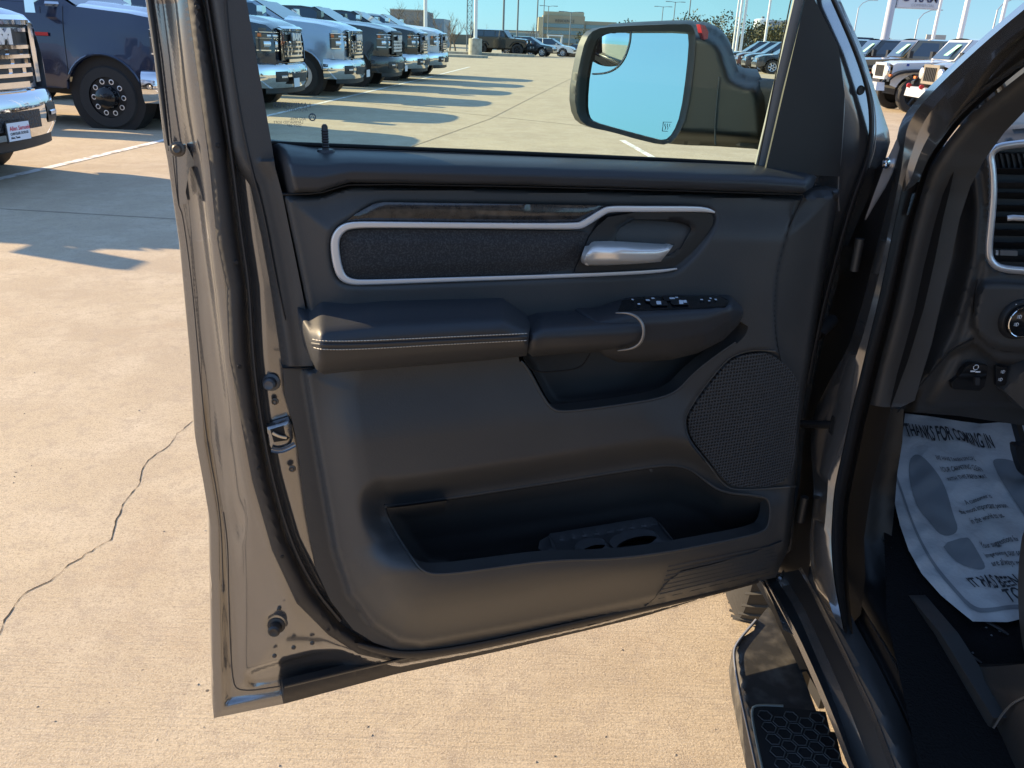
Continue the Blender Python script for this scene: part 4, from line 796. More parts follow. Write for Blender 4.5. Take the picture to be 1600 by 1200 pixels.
# ---------------------------------------------------------------- running board
M_STEP = mat('step_plastic', (.030, .030, .031), .5, var=(30, (.10, .095, .088), .45, .75), bump=(60, .3, .002))
RB = [(1200, 948), (1184, 968), (1178, 985), (1150, 1002), (1144, 1016), (1148, 1050), (1160, 1110), (1178, 1190), (1200, 1300), (1330, 1300), (1318, 1200), (1306, 1144), (1287, 1142), (1253, 1050), (1268, 1048), (1240, 1000), (1228, 968)]
rb = tsub(relief('running_board', RB, level, lambda X, Y: .345-.02*ss(1-dist(RB[4:9], X, Y, False)/9), M_STEP, None, 8, step=6, thick=.05, back=np.array([0, 0, -1.0])))
def rsub(o): o.parent = rb; return o
rsub(ribbon('board_edge_trim', [(1182, 968, .347), (1152, 1003, .347), (1146, 1018, .347), (1150, 1052, .347), (1162, 1110, .347), (1180, 1190, .347), (1202, 1300, .347)], 5, level, 0, .006, mat('board_edge_grey', (.28, .30, .34), .3, .7)))
PAD = [(1172, 1106), (1180, 1101), (1290, 1112), (1296, 1138), (1320, 1200), (1330, 1300), (1210, 1300), (1188, 1190)]
rsub(relief('tread_pad', PAD, level, .352, mat('pad_black', (.016, .017, .019), .55), None, 10, step=8, thick=.01, back=np.array([0, 0, -1.0])))
rsub(ribbon('tread_pad_rim', [(1224, 1103, .355), (1182, 1101, .355), (1173, 1108, .355), (1180, 1150, .355), (1190, 1195, .355), (1210, 1290, .355)], 4, level, 0, .003, mat('rim_green_grey', (.30, .36, .36), .3, .5)))
pc = level(np.array([(1192, 1118)]), .3545)[0]; VF = []; hr = .0150
for i in range(11):
    for j in range(14):
        cx = pc[0]+.004+i*hr*1.52*.99; cy = pc[1]-j*hr*1.76-(i % 2)*hr*.88
        pt = [(cx+hr*.84*math.cos(a), cy+hr*.84*math.sin(a), .3545) for a in np.linspace(0, 2*math.pi, 7)]
        s_ = (np.array(pt).mean(0)-np.array([0, 0, CAMZ]))
        zc = cy*cp-(.3545-CAMZ)*sp; v2 = (-cy*sp-(.3545-CAMZ)*cp)/zc; u2 = cx/zc; X = 800+FPX*(u2*cr_-v2*sr_); Y = 600+FPX*(u2*sr_+v2*cr_)
        if not inside(PAD, np.array([X]), np.array([Y]))[0]: continue
        VF.append(tube(pt, .0014, 4))
V, F, _ = merge(VF); rsub(link('hexagon_tread', V, F, mat('hex_ridge', (.035, .038, .042), .45)))
# ---------------------------------------------------------------- door mirror
mir = link('side_mirror', *merge([lathe((0, 0, -5), (0, 0, 1), [(0, .001), (.001, .001)], 3)])[:2], M_BLACK) if False else None
pc_ = door(np.array([(1020, 130)]), -.13)[0]; eye = np.array([0, 0, CAMZ]); vd = (eye-pc_)/np.linalg.norm(eye-pc_)
tgt = np.array([-.40, -1.0, .15]); tgt /= np.linalg.norm(tgt); mn = vd+tgt; mn /= np.linalg.norm(mn)
MI_ = chaikin([(914, 160), (918, 110), (930, 64), (940, 54), (960, 49), (1078, 49), (1086, 56), (1082, 110), (1072, 180), (1060, 210), (1046, 222), (1020, 216), (960, 200), (925, 190), (917, 182)], 1)
HS = chaikin([(897, 150), (905, 100), (915, 60), (930, 45), (960, 41), (1070, 36), (1085, 40), (1098, 39), (1125, 50), (1142, 72), (1150, 100), (1156, 118), (1200, 122), (1210, 235), (1170, 232), (1110, 228), (1070, 227), (1020, 222), (960, 205), (920, 198), (903, 184)], 1)
def mirror_surf(P, d): return _plane(P, mn, mn@(pc_-eye)+np.zeros(len(P))+d)
def hs_depth(X, Y):
    e = dist(HS, X, Y)
    return -.055+.055*ss(e/22)
MH = relief('side_mirror', HS, mirror_surf, hs_depth, mat('mirror_housing_plastic', (.016, .025, .032), .5, bump=(300, .1, .001)), None, 6, step=5, holes=[MI_], thick=.14, back=np.array([.20, .975, .06]), smooth=70); tsub(MH, 'black side mirror with a small round blind-spot glass')
def msub(o): o.parent = MH; return o
msub(relief('mirror_bowl', MI_, mirror_surf, lambda X, Y: -.01-.05*ss(dist(MI_, X, Y)/6), M_DARK, None, 8, step=6))
msub(relief('mirror_rim', list(chaikin([(897, 150), (905, 100), (915, 60), (930, 45), (960, 41), (1070, 37), (1082, 40), (1088, 56), (1084, 110), (1074, 180), (1060, 212), (1044, 227), (1015, 223), (960, 207), (920, 199), (903, 185)], 1)), mirror_surf, lambda X, Y: .003+.007*ss(dist(MI_, X, Y)/12), mat('mirror_rim_plastic', (.030, .033, .036), .42), None, 5, step=4, holes=[MI_], thick=.02, back=DBACK))
# glass plane turned so that it shows the low sky behind the viewer
M_MIRROR = mat('mirror_glass_silver', (.74, .83, .84), .005, 1.0)
def mg(P, d): return _plane(P, mn, mn@(pc_-eye)+np.zeros(len(P))+d)
msub(relief('mirror_glass', MI_, mg, -.009, M_MIRROR, None, 9, step=6))
SPT = chaikin([(931, 62), (940, 52), (984, 49), (983, 66), (975, 90), (962, 106), (945, 113), (926, 114), (924, 98)], 1)
cs = np.array([953, 82.])
def spot_depth(X, Y): return -.004-.0000030*((X-cs[0])**2+(Y-cs[1])**2)-.00016*(Y-cs[1])
msub(relief('blind_spot_glass', SPT, mg, spot_depth, mat('blind_spot_silver', (.8, .88, .95), .01, 1.0), None, 3, step=3, smooth=180))
msub(ribbon('blind_spot_rim', [(985, 49), (984, 66), (976, 91), (963, 107), (946, 114.5), (925, 115.5)], 2.4, mg, -.005, .002, mat('rim_grey', (.30, .31, .32), .4, .3)))
hp = mg(np.array([(1043, 198)]), -.0083)[0]
VF = [tube([hp+np.array([.0075*x, 0, .0075*z]) for x, z in ((-1, -.9), (-1, .9), (1, .9), (1, -.9), (-1, -.9))], .0005, 4)]
for x in (-.5, 0, .5): VF.append(tube([hp+np.array([.0075*(x+.12*math.sin(t*6)), 0, .0075*(-.6+1.2*t)]) for t in np.linspace(0, 1, 8)], .0005, 4))
V, F, _ = merge(VF); msub(link('heated_mirror_mark', V, F, mat('mirror_mark', (.12, .2, .24), .6)))
msub(relief('mirror_red_glint', [(1094, 38), (1102, 40), (1107, 50), (1106, 60), (1101, 62), (1097, 52)], mirror_surf, .004, mat('red_reflection', (.35, .02, .03), .3), None, 4, thick=.01, back=DBACK))  # red reflection on the housing, painted as a small raised piece
msub(relief('mirror_arm', [(1162, 126), (1215, 124), (1215, 240), (1156, 228), (1158, 180)], mirror_surf, lambda X, Y: -.05+.012*ss(np.minimum((Y-124)/16, (240-Y)/16)), mat('arm_grey_plastic', (.20, .205, .21), .6, bump=(300, .3, .001)), None, 6, step=5, thick=.08, back=DBACK))
msub(ribbon('mirror_seam', [(1124, 120, .004), (1120, 160, .004), (1117, 200, .004), (1118, 226, .003)], 3, mirror_surf, 0, .003, mat('seam_light', (.12, .13, .13), .5)))
# ---------------------------------------------------------------- paper mat on the carpet
pm = thing('paper_floor_mat', 'white printed paper mat with two grey footprints on the driver footwell carpet', 'floor mat', loc=tuple(toe(np.array([(1500, 820)]), 0)[0]))
def psub(o): o.parent = pm; o.matrix_parent_inverse = Matrix.Translation(-pm.location); return o
def crinkle(X, Y):
    h = .0022*np.sin(X*.11+2*np.sin(Y*.05))+.0018*np.sin(Y*.16+1.5*np.sin(X*.07))+.0004*np.sin((X+Y)*.31)+.0035*np.sin(X*.035-Y*.028)
    return h+.006
M_PAPER = mat('paper_white', (.55, .56, .57), .8, bump=(45, .8, .004), var=(5, (.50, .51, .52), .4, .6))
PP_ = [(1414, 646), (1450, 650), (1500, 658), (1532, 662), (1560, 660), (1700, 668), (1700, 966), (1600, 966), (1575, 972), (1520, 971), (1500, 955), (1470, 930), (1440, 896), (1420, 860), (1406, 820), (1399, 790), (1393, 750), (1400, 720), (1408, 690), (1412, 665)]
psub(relief('paper_sheet', PP_, toe, crinkle, M_PAPER, None, 6, step=6, smooth=180))
M_PGREY = mat('print_grey', (.22, .24, .26), .8); M_PINK = mat('print_dark', (.03, .035, .045), .8)
bor = [(1396, 738), (1403, 757), (1413, 785), (1424, 818), (1438, 850), (1460, 888), (1485, 918), (1520, 957), (1548, 957), (1580, 951), (1600, 952), (1700, 955)]
def on_paper(o): return psub(o)
psub(relief('printed_border', [(x, y) for x, y in resample(chaikin(bor, 2, False), step=6)]+[(x+1, y-7) for x, y in resample(chaikin(bor, 2, False), step=6)[::-1]], toe, lambda X, Y: crinkle(X, Y)+.0012, M_PGREY, None, 5, step=5))
F1 = chaikin([(1421, 722), (1424, 714), (1432, 709), (1442, 713), (1458, 730), (1472, 750), (1482, 775), (1488, 800), (1500, 832), (1472, 840), (1452, 815), (1434, 795), (1424, 765), (1420, 740)], 2)
F2 = chaikin([(1471, 850), (1510, 838), (1518, 845), (1530, 866), (1540, 884), (1537, 890), (1526, 890), (1500, 882), (1484, 868)], 1)
F3 = chaikin([(1550, 722), (1556, 716), (1580, 718), (1600, 730), (1640, 800), (1640, 850), (1610, 820), (1590, 790), (1565, 752)], 2)
for q in (F1, F2, F3): psub(relief('printed_footprint', q, toe, lambda X, Y: crinkle(X, Y)+.0012, M_PGREY, None, 6, step=5))
def paper_text(px, py, px2, py2, h, body, bold=0.0):
    a, b = toe(np.array([(px, py), (px2, py2)]), .0125); ex = b-a; L = np.linalg.norm(ex); ex /= L
    n = np.array([-K28*BF[0], -K28*BF[1], 1.0]); n /= np.linalg.norm(n); ey = np.cross(n, ex)
    M = Matrix.Identity(4)
    for i in range(3): M[i][0] = ex[i]; M[i][1] = ey[i]; M[i][2] = n[i]; M[i][3] = a[i]
    o = text('printed_text', body, M_PINK, None, Matrix.Identity(4), size=1.0, bold=bold); me = o.data
    w = max(v.co.x for v in me.vertices); sx = L/w
    for v in me.vertices: v.co.x *= sx; v.co.y *= h
    me.transform(M)
    co = np.array([tuple(v.co) for v in me.vertices]); rel = co-np.array([0, 0, CAMZ]); F0 = np.array(_f); Rr = np.array(_r); Dd = np.array(_d)
    X = 800+FPX*(rel@Rr)/(rel@F0); Y = 600+FPX*(rel@Dd)/(rel@F0); hh = crinkle(X, Y)+.0030-.0125
    co[:, 2] += hh; me.vertices.foreach_set('co', co.ravel()); me.update(); return psub(o)
paper_text(1418, 678, 1556, 698, .060, 'THANKS FOR COMING IN', .02)
for (x, y, x2, y2, h, s_) in [(1464, 717, 1525, 722, .017, 'WE HAVE TAKEN SPECIAL'), (1472, 732, 1537, 735, .017, 'YOUR CARPETING CLEAN'), (1483, 747, 1544, 747, .017, 'WITH THIS PAPER MAT'),
                              (1512, 783, 1551, 778, .017, 'A customer is'), (1503, 798, 1576, 792, .018, 'the most important person'), (1521, 812, 1571, 806, .018, 'in the world to us.'),
                              (1537, 849, 1594, 845, .018, 'Your suggestions for'), (1543, 866, 1614, 862, .018, 'improving our service'), (1553, 880, 1620, 876, .018, 'are always welcome')]:
    paper_text(x, y, x2, y2, h, s_, .004)
paper_text(1522, 917, 1675, 901, .036, 'IT HAS BEEN A PLEASURE', .02); paper_text(1580, 934, 1690, 920, .036, 'TO SERVE YOU', .02)
# ---------------------------------------------------------------- vehicles, built in their own axes: nose at x=0 looking along +x, y to the left
def cdt(outline, sp_=.12):
    o = subdiv(outline, sp_, True); x0, y0 = o.min(0); x1, y1 = o.max(0)
    gx, gy = np.meshgrid(np.arange(x0, x1, sp_), np.arange(y0, y1, sp_)); gx = gx.ravel(); gy = gy.ravel()
    k = inside(o, gx, gy) & (dist(o, gx, gy) > sp_*.4); pts = [tuple(p) for p in o]+list(zip(gx[k], gy[k]))
    V, _, Fc, *_ = geometry.delaunay_2d_cdt([Vector(p) for p in pts], [(i, (i+1) % len(o)) for i in range(len(o))], [], 0, 1e-5)
    V = np.array([tuple(v) for v in V]); Fc = np.array([f for f in Fc if len(f) == 3]); C = V[Fc].mean(1); return V, Fc[inside(o, C[:, 0], C[:, 1])]
def arch(cx, cz, r, a0, a1, n=14): return [(cx+r*math.cos(a), cz+r*math.sin(a)) for a in np.linspace(a0, a1, n)]
def sides(outline, hw, off=0.0, sp_=.12, both=(-1, 1)):
    V, Fc = cdt(outline, sp_); P = []
    for s in both:
        Y = s*(hw(V[:, 0], V[:, 1])+off); W = np.stack([V[:, 0], Y, V[:, 1]], 1); P.append((W, [tuple(f) if s < 0 else tuple(f[::-1]) for f in Fc]))
    return P
def grid(fn, us, vs):
    V = [fn(u, v) for u in us for v in vs]; n = len(vs)
    return np.array(V), [(i*n+j, i*n+j+1, (i+1)*n+j+1, (i+1)*n+j) for i in range(len(us)-1) for j in range(n-1)]
def wrap(path, prof, y0=-9, y1=9, step=.05):
    """path: plan curve [(x,y)...] from -y to +y; prof: [(offset, z)]; keep y0..y1"""
    Q = resample(chaikin(path, 2, False), step=step); T = np.gradient(Q, axis=0); T /= np.hypot(T[:, 0], T[:, 1])[:, None]; N = np.stack([T[:, 1], -T[:, 0]], 1)
    k = (Q[:, 1] >= y0) & (Q[:, 1] <= y1); Q = Q[k]; N = N[k]; V = []; n = len(prof)
    for q, m_ in zip(Q, N): V += [(q[0]+m_[0]*o, q[1]+m_[1]*o, z) for o, z in prof]
    return np.array(V), [(i*n+j, (i+1)*n+j, (i+1)*n+j+1, i*n+j+1) for i in range(len(Q)-1) for j in range(n-1)]
def child(name, parts, m, parent, smooth=40, label=None):
    V, F, _ = merge(parts) if isinstance(parts, list) else (*parts, None)
    o = link(name, V, F, m, parent, smooth)
    if label: o['label'] = label
    return o
M_WIN = mat('vehicle_glass_sky_tint', (.03, .05, .08), .04, 0.0, spec=.9)  # bluish base colour stands in for reflected sky
M_LAMP = mat('headlamp_dark', (.05, .055, .06), .12, .3, coat=1)
M_LAMPB = mat('headlamp_bright', (.75, .77, .8), .15, .6)
M_AMBER = mat('amber_marker', (.75, .20, .05), .35)
M_RED = mat('red_lamp', (.5, .02, .02), .3)
M_GRILLE = mat('grille_dark', (.02, .021, .023), .45)
M_PLATE = mat('plate_white', (.75, .77, .82), .5)
M_DGRN = mat('green_price_sheet', (.30, .62, .42), .7)
def paint(name, c, metal=.3): return mat('paint_'+name, c, .22, metal, coat=1.0)
def wheel(root, x, y, r, w, style, s):
    V, F = lathe((x, y, r), (0, s, 0), [(-w, r*.62), (-w, r*.9), (-w+.03, r), (-.03, r), (0, r*.93), (0, r*.64)], 36, False); t = link('wheel', V, F, M_TYRE, root)
    rr = r*.66
    if style == 'dually': prof = [(-.02, rr), (0, rr*.98), (-.06, rr*.86), (-.03, rr*.66), (.06, rr*.58), (.10, rr*.42), (.12, .0)]
    elif style == 'dual_black': prof = [(-.05, rr), (-.01, rr*.98), (-.05, rr*.90), (-.07, rr*.80), (-.02, rr*.56), (.07, rr*.50), (.10, rr*.30), (.11, 0)]
    else: prof = [(-.03, rr), (0, rr*.97), (-.04, rr*.88), (-.09, rr*.8), (-.06, rr*.3), (-.03, rr*.25), (-.03, 0)]
    if style in ('alloy', 'black'):
        m_ = M_SATIN if style == 'alloy' else M_BLACK
        V, F = lathe((x, y, r), (0, s, 0), [(-.06, rr*.80), (-.03, rr*.86), (0, rr*.97), (-.03, rr)], 32, False); child('rim', (V, F), m_, t)
        V, F = lathe((x, y, r), (0, s, 0), [(-.10, rr*.92), (-.09, rr*.92)], 24); child('brake_disc', (V, F), M_DARK, t)
    else:
        V, F = lathe((x, y, r), (0, s, 0), prof, 32); child('rim', (V, F), M_SATIN if style == 'dually' else M_GLOSS, t)
    VF = []
    if style in ('dually', 'dual_black'):
        for k in range(10):
            a = 2*math.pi*k/10; VF.append(lathe((x+rr*.77*math.cos(a), y-s*.075, r+rr*.77*math.sin(a)), (0, s, 0), [(0, rr*.14), (.050, rr*.13), (.052, rr*.085), (.02, rr*.08)], 12, False))
        child('rim_hole', VF, M_SATIN if style == 'dual_black' else M_DARK, t)
    else:
        for k in range(6):
            a = 2*math.pi*k/6; c = np.array([x, y-s*.045, r]); d = np.array([math.cos(a), 0, math.sin(a)])
            VF.append(tube([c+d*rr*.2, c+d*rr*.55, c+d*rr*.95], [rr*.20, rr*.13, rr*.15], 5))
        child('spoke', VF, M_SATIN if style == 'alloy' else M_BLACK, t)
    return t
def heavy_pickup(label, group, nx, yc, rz, col, bump=True, wheels='alloy', plate=None, emblem=True, full=True):
    R_ = thing('pickup_truck', label, 'pickup truck', group, (nx, yc, 0), math.radians(rz)); pm_ = col
    def hw(x, z):
        p = np.interp(z, [.4, .62, 1.0, 1.18, 1.30, 1.5, 1.6], [.93, .985, 1.0, .985, .975, .93, .90])
        p = p-.17*np.clip((x+.55)/.55, 0, 1)**2
        for cx in (-1.02, -4.85): p = p+.035*np.exp(-((np.hypot(x-cx, z-.44)-.56)/.10)**2)
        return p
    low = [(-.03, .52), (-.02, 1.10), (-.06, 1.36), (-.16, 1.45), (-.6, 1.52), (-1.4, 1.585), (-3.8, 1.585), (-3.84, 1.52), (-6.05, 1.50), (-6.08, .66), (-5.5, .60)]+arch(-4.85, .44, .53, .35, math.pi-.35)+[(-4.2, .56), (-1.66, .52)]+arch(-1.02, .44, .54, math.pi-.2, .30)+[(-.40, .60)]
    P = sides(low, hw)
    zt = lambda x: np.interp(x, [-1.4, -.6, -.16, -.06], [1.585, 1.52, 1.45, 1.37])
    ys = np.linspace(-1, 1, 17)
    P.append(grid(lambda x, t: (x, t*float(hw(np.array(x), np.array(float(zt(x))))), float(zt(x))+.05*(1-t**4)+.035*float(ss(np.array((.62-abs(t))/.12)))*float(ss(np.array((-x-.1)/.3)))), np.linspace(-1.4, -.06, 16), ys))
    P.append(grid(lambda x, t: (x, t*float(hw(np.array(x), np.array(1.5))), 1.50+.0*t), [-6.05, -3.84], [-1, -.9]) if False else grid(lambda x, t: (x, t, 1.0), [-6.05, -3.84], [-.9, .9]))
    # roof and cab frame
    gh = lambda x, z: .90-(z-1.585)*.50
    P.append(grid(lambda x, t: (x, t*.70, 1.975-.035*t*t), [-3.62, -3.3, -2.4, -2.12], np.linspace(-1, 1, 7)))
    P += sides([(-1.36, 1.58), (-2.02, 1.93), (-2.4, 1.97), (-3.6, 1.955), (-3.86, 1.58)], gh, 0, .2)
    P.append(grid(lambda u, t: (-3.62-.24*u, t*(.70+.2*u), 1.955-.375*u), [0, 1], [-1, 1]))
    P.append(grid(lambda u, t: (-6.06, t*.98, .62+.88*u), [0, 1], [-1, 1]))
    body = child('body', P, pm_, R_, 35)
    child('windscreen', [grid(lambda u, t: (-1.36-.68*u, t*(.86-.17*u), 1.60+.36*u+.0), np.linspace(0, 1, 4), np.linspace(-1, 1, 5))], M_WIN, R_)
    def win(pts): return sides(pts, gh, .006, .3)
    for w_ in ([(-1.62, 1.62), (-2.10, 1.90), (-2.62, 1.915), (-2.66, 1.62)], [(-2.74, 1.62), (-2.72, 1.915), (-3.50, 1.905), (-3.70, 1.62)]):
        for q in win(w_): child('side_window', [q], M_WIN, R_)
    # inner arches, underside
    VF = [lathe((cx, s*.62, .44), (0, s, 0), [(0, .53), (.34, .54)], 24) for cx in (-1.02, -4.85) for s in (-1, 1)]+[box((-3, 0, .52), (5.6, 1.5, .16))]
    child('underbody', VF, M_DARK, R_)
    path = [(-.46, -.995), (-.30, -.975), (-.16, -.90), (-.06, -.74), (0, -.5), (.03, -.25), (.04, 0), (.03, .25), (0, .5), (-.06, .74), (-.16, .90), (-.30, .975), (-.46, .995)]
    BM = M_CHROME if bump else pm_
    bmp = child('bumper', [wrap(path, [(-.02, .37), (.06, .38), (.11, .47), (.12, .58), (.115, .68), (.10, .75), (.06, .80), (-.03, .81)])], BM, R_, 50)
    child('lower_grille', [wrap(path, [(.122, .47), (.124, .63)], -.42, .42)], mat('mesh_dark', (.03, .03, .033), .5, bump=(40, 1.0, .02)), bmp)
    for s in (-1, 1): child('fog_lamp', [wrap(path, [(.115, .49), (.125, .52), (.125, .63), (.116, .67)], *((.50, .86) if s > 0 else (-.86, -.50)))], M_GRILLE, bmp)
    VF = []
    for s in (-1, 1): VF.append(wrap(path, [(.118, .55), (.14, .56), (.14, .59), (.118, .605)], *((.56, .74) if s > 0 else (-.74, -.56))))
    child('fog_lens', VF, M_LAMPB, bmp)
    child('air_dam', [wrap(path, [(0, .27), (.05, .29), (.05, .39)], -.95, .95)], M_BLACK, R_)
    child('nose_panel', [wrap(path, [(-.004, .78), (-.004, 1.40)], -.96, .96)], pm_, R_)
    # grille: dark field, chrome surround, bars, side lamps
    gr = child('grille', [wrap(path, [(.0, .84), (.03, .86), (.03, 1.36), (0, 1.38)], -.60, .60)], M_GRILLE, R_)
    child('grille_surround', [wrap(path, [(.02, 1.345), (.07, 1.36), (.07, 1.40), (.0, 1.44)], -.64, .64), wrap(path, [(.02, .815), (.08, .825), (.08, .875), (.02, .885)], -.40, .40)] +
          [wrap(path, [(-.01, .84), (.075, .86), (.075, 1.38), (-.01, 1.40)], *((.545, .645) if s > 0 else (-.645, -.545)), step=.02) for s in (-1, 1)], M_CHROME if bump else M_GRILLE, gr)
    VF = []
    for z in (.93, 1.01, 1.09, 1.17, 1.315): VF.append(wrap(path, [(.03, z-.026), (.062, z-.016), (.062, z+.016), (.03, z+.026)], -.55, .55))
    for q in (-2, -1, 0, 1, 2):
        for z in (.97, 1.05, 1.13): VF.append(box((.055, q*.20+(.05 if z == 1.05 else 0), z), (.02, .05, .05)))
    child('grille_bar', VF, M_CHROME if bump else M_SATIN, gr)
    if emblem:
        M = Matrix.Translation((.115, -.25, 1.205)) @ Matrix(((0, 0, 1, 0), (1, 0, 0, 0), (0, 1, 0, 0), (0, 0, 0, 1)))
        t = text('emblem', 'RAM', M_SATIN, gr, M, size=.165, extrude=.015, bold=.012, sx=1.35)
        child('emblem_panel', [box((.095, 0, 1.255), (.02, .60, .13))], M_GRILLE, gr)
    for s in (-1, 1):
        a = (.64, .972) if s > 0 else (-.972, -.64)
        hl = child('headlight', [wrap(path, [(.0, 1.02), (.035, 1.04), (.035, 1.30), (0, 1.33)], *a, step=.03)], M_LAMP, R_)
        VF = [wrap(path, [(.03, z0), (.055, z0+.01), (.055, z1-.01), (.03, z1)], *a, step=.03) for z0, z1 in ((1.005, 1.045), (1.215, 1.24), (1.315, 1.345))]
        child('headlight_trim', VF, M_CHROME if bump else M_SATIN, hl)
        child('headlight_lens', [wrap(path, [(.037, 1.07), (.05, 1.09), (.05, 1.16), (.037, 1.18)], *((.68, .78) if s > 0 else (-.78, -.68)), step=.03), wrap(path, [(.037, 1.08), (.05, 1.10), (.05, 1.16), (.037, 1.18)], *((.83, .93) if s > 0 else (-.93, -.83)), step=.03), wrap(path, [(.037, 1.25), (.044, 1.26), (.044, 1.28), (.037, 1.29)], *((.66, .90) if s > 0 else (-.90, -.66)), step=.03)], M_LAMPB, hl)
        child('marker_lamp', [wrap(path, [(.036, 1.25), (.042, 1.26), (.042, 1.30), (.036, 1.31)], *((.93, .968) if s > 0 else (-.968, -.93)), step=.02)], M_AMBER, hl)
        mr = child('side_mirror', [box((-1.75, s*1.16, 1.66), (.14, .26, .36), tap=.85), tube([(-1.6, s*.88, 1.6), (-1.72, s*1.05, 1.6)], .035, 6)], M_CHROME if bump else pm_, R_)
        tw = s*1.0
        for cx in (-1.02, -4.85): wheel(R_, cx, tw*.985, .425, .27, wheels, s)
    for s in (-1, 1):
        for cx in (-1.02, -4.85):
            child('arch_trim', [tube([(cx+.555*math.cos(t), s*(float(hw(np.array(cx+.555*math.cos(t)), np.array(.44+.555*math.sin(t))))+.004), .44+.555*math.sin(t)) for t in np.linspace(.25, math.pi-.15, 16)], .018, 5)], pm_, R_)
        child('side_badge', [box((-1.9, s*1.008, 1.22), (.34, .008, .045))], M_RED if col is P_NAVY else M_CHROME, R_)
    # door shut lines, handles, side badge
    VF = []
    for x in (-1.52, -2.68, -3.74): VF += [tube([(x, s*(float(hw(np.array(x), np.array(z)))+.001), z) for z in np.linspace(.60, 1.57, 8)], .006, 4) for s in (-1, 1)]
    child('door_gap', VF, M_DARK, R_)
    VF = [tube([(x, s*1.01, 1.32), (x-.22, s*1.01, 1.32)], .02, 6) for x in (-2.4, -3.46) for s in (-1, 1)]
    child('door_handle', VF, M_CHROME if bump else pm_, R_)
    if plate:
        pl = child('number_plate', [box((.185, plate[0], .47), (.012, .31, .155))], M_PLATE, R_)
        child('plate_frame', [box((.180, plate[0], .47), (.010, .335, .18))], M_BLACK, pl)
        if plate[1]:
            for j, (tx, h_, mm, dy) in enumerate(plate[1]):
                M = Matrix.Translation((.193, plate[0]-.13, .47+dy)) @ Matrix(((0, 0, 1, 0), (1, 0, 0, 0), (0, 1, 0, 0), (0, 0, 0, 1)))
                o = text('plate_text', tx, mm, pl, M, size=h_, bold=.001)
    return R_
GRP = 'pickups parked in a row facing the lane'
P_SILVER = paint('silver', (.42, .45, .50), .6); P_NAVY = paint('navy', (.012, .022, .055), .2); P_NAVY2 = paint('dark_blue', (.02, .03, .05), .3)
P_ICE = paint('ice_blue', (.38, .45, .55), .5); P_CHAR = paint('charcoal', (.035, .038, .042), .4); P_BLACK = paint('black', (.012, .013, .015), .1); P_WHITE = paint('white', (.70, .72, .74), 0)
heavy_pickup('silver pickup with chrome grille and dealer plate at the far left edge', GRP, -4.74, 7.8, -4, P_SILVER, True, 'alloy', (-.02, [('Allen Samuels', .052, mat('plate_red', (.6, .03, .08), .5), .012), ('CHRYSLER DODGE', .030, M_PINK, -.026), ('Alice, Texas', .026, M_PINK, -.058)]))
heavy_pickup('navy pickup with black ten hole front wheel behind the door edge', GRP, -4.72, 13.1, -4, P_NAVY, True, 'dual_black')
heavy_pickup('dark blue chrome bumper pickup, nearest one seen through the door window', GRP, -4.45, 17.0, -4, P_NAVY2, True, 'alloy', (-.35, None))
heavy_pickup('pale ice blue dually pickup with polished round wheel, in window view', GRP, -3.98, 20.9, -4, P_ICE, True, 'dually', (.45, None))
heavy_pickup('charcoal pickup with body coloured bumper instead of chrome', GRP, -3.58, 24.8, -4, P_CHAR, False, 'alloy', (.45, None))
heavy_pickup('black pickup with chrome bumper, second from the far end of the row', GRP, -3.25, 28.5, -4, P_BLACK, True, 'alloy')
heavy_pickup('white pickup with chrome bumper at the far end of the row', GRP, -2.95, 32.2, -4, P_WHITE, True, 'alloy')
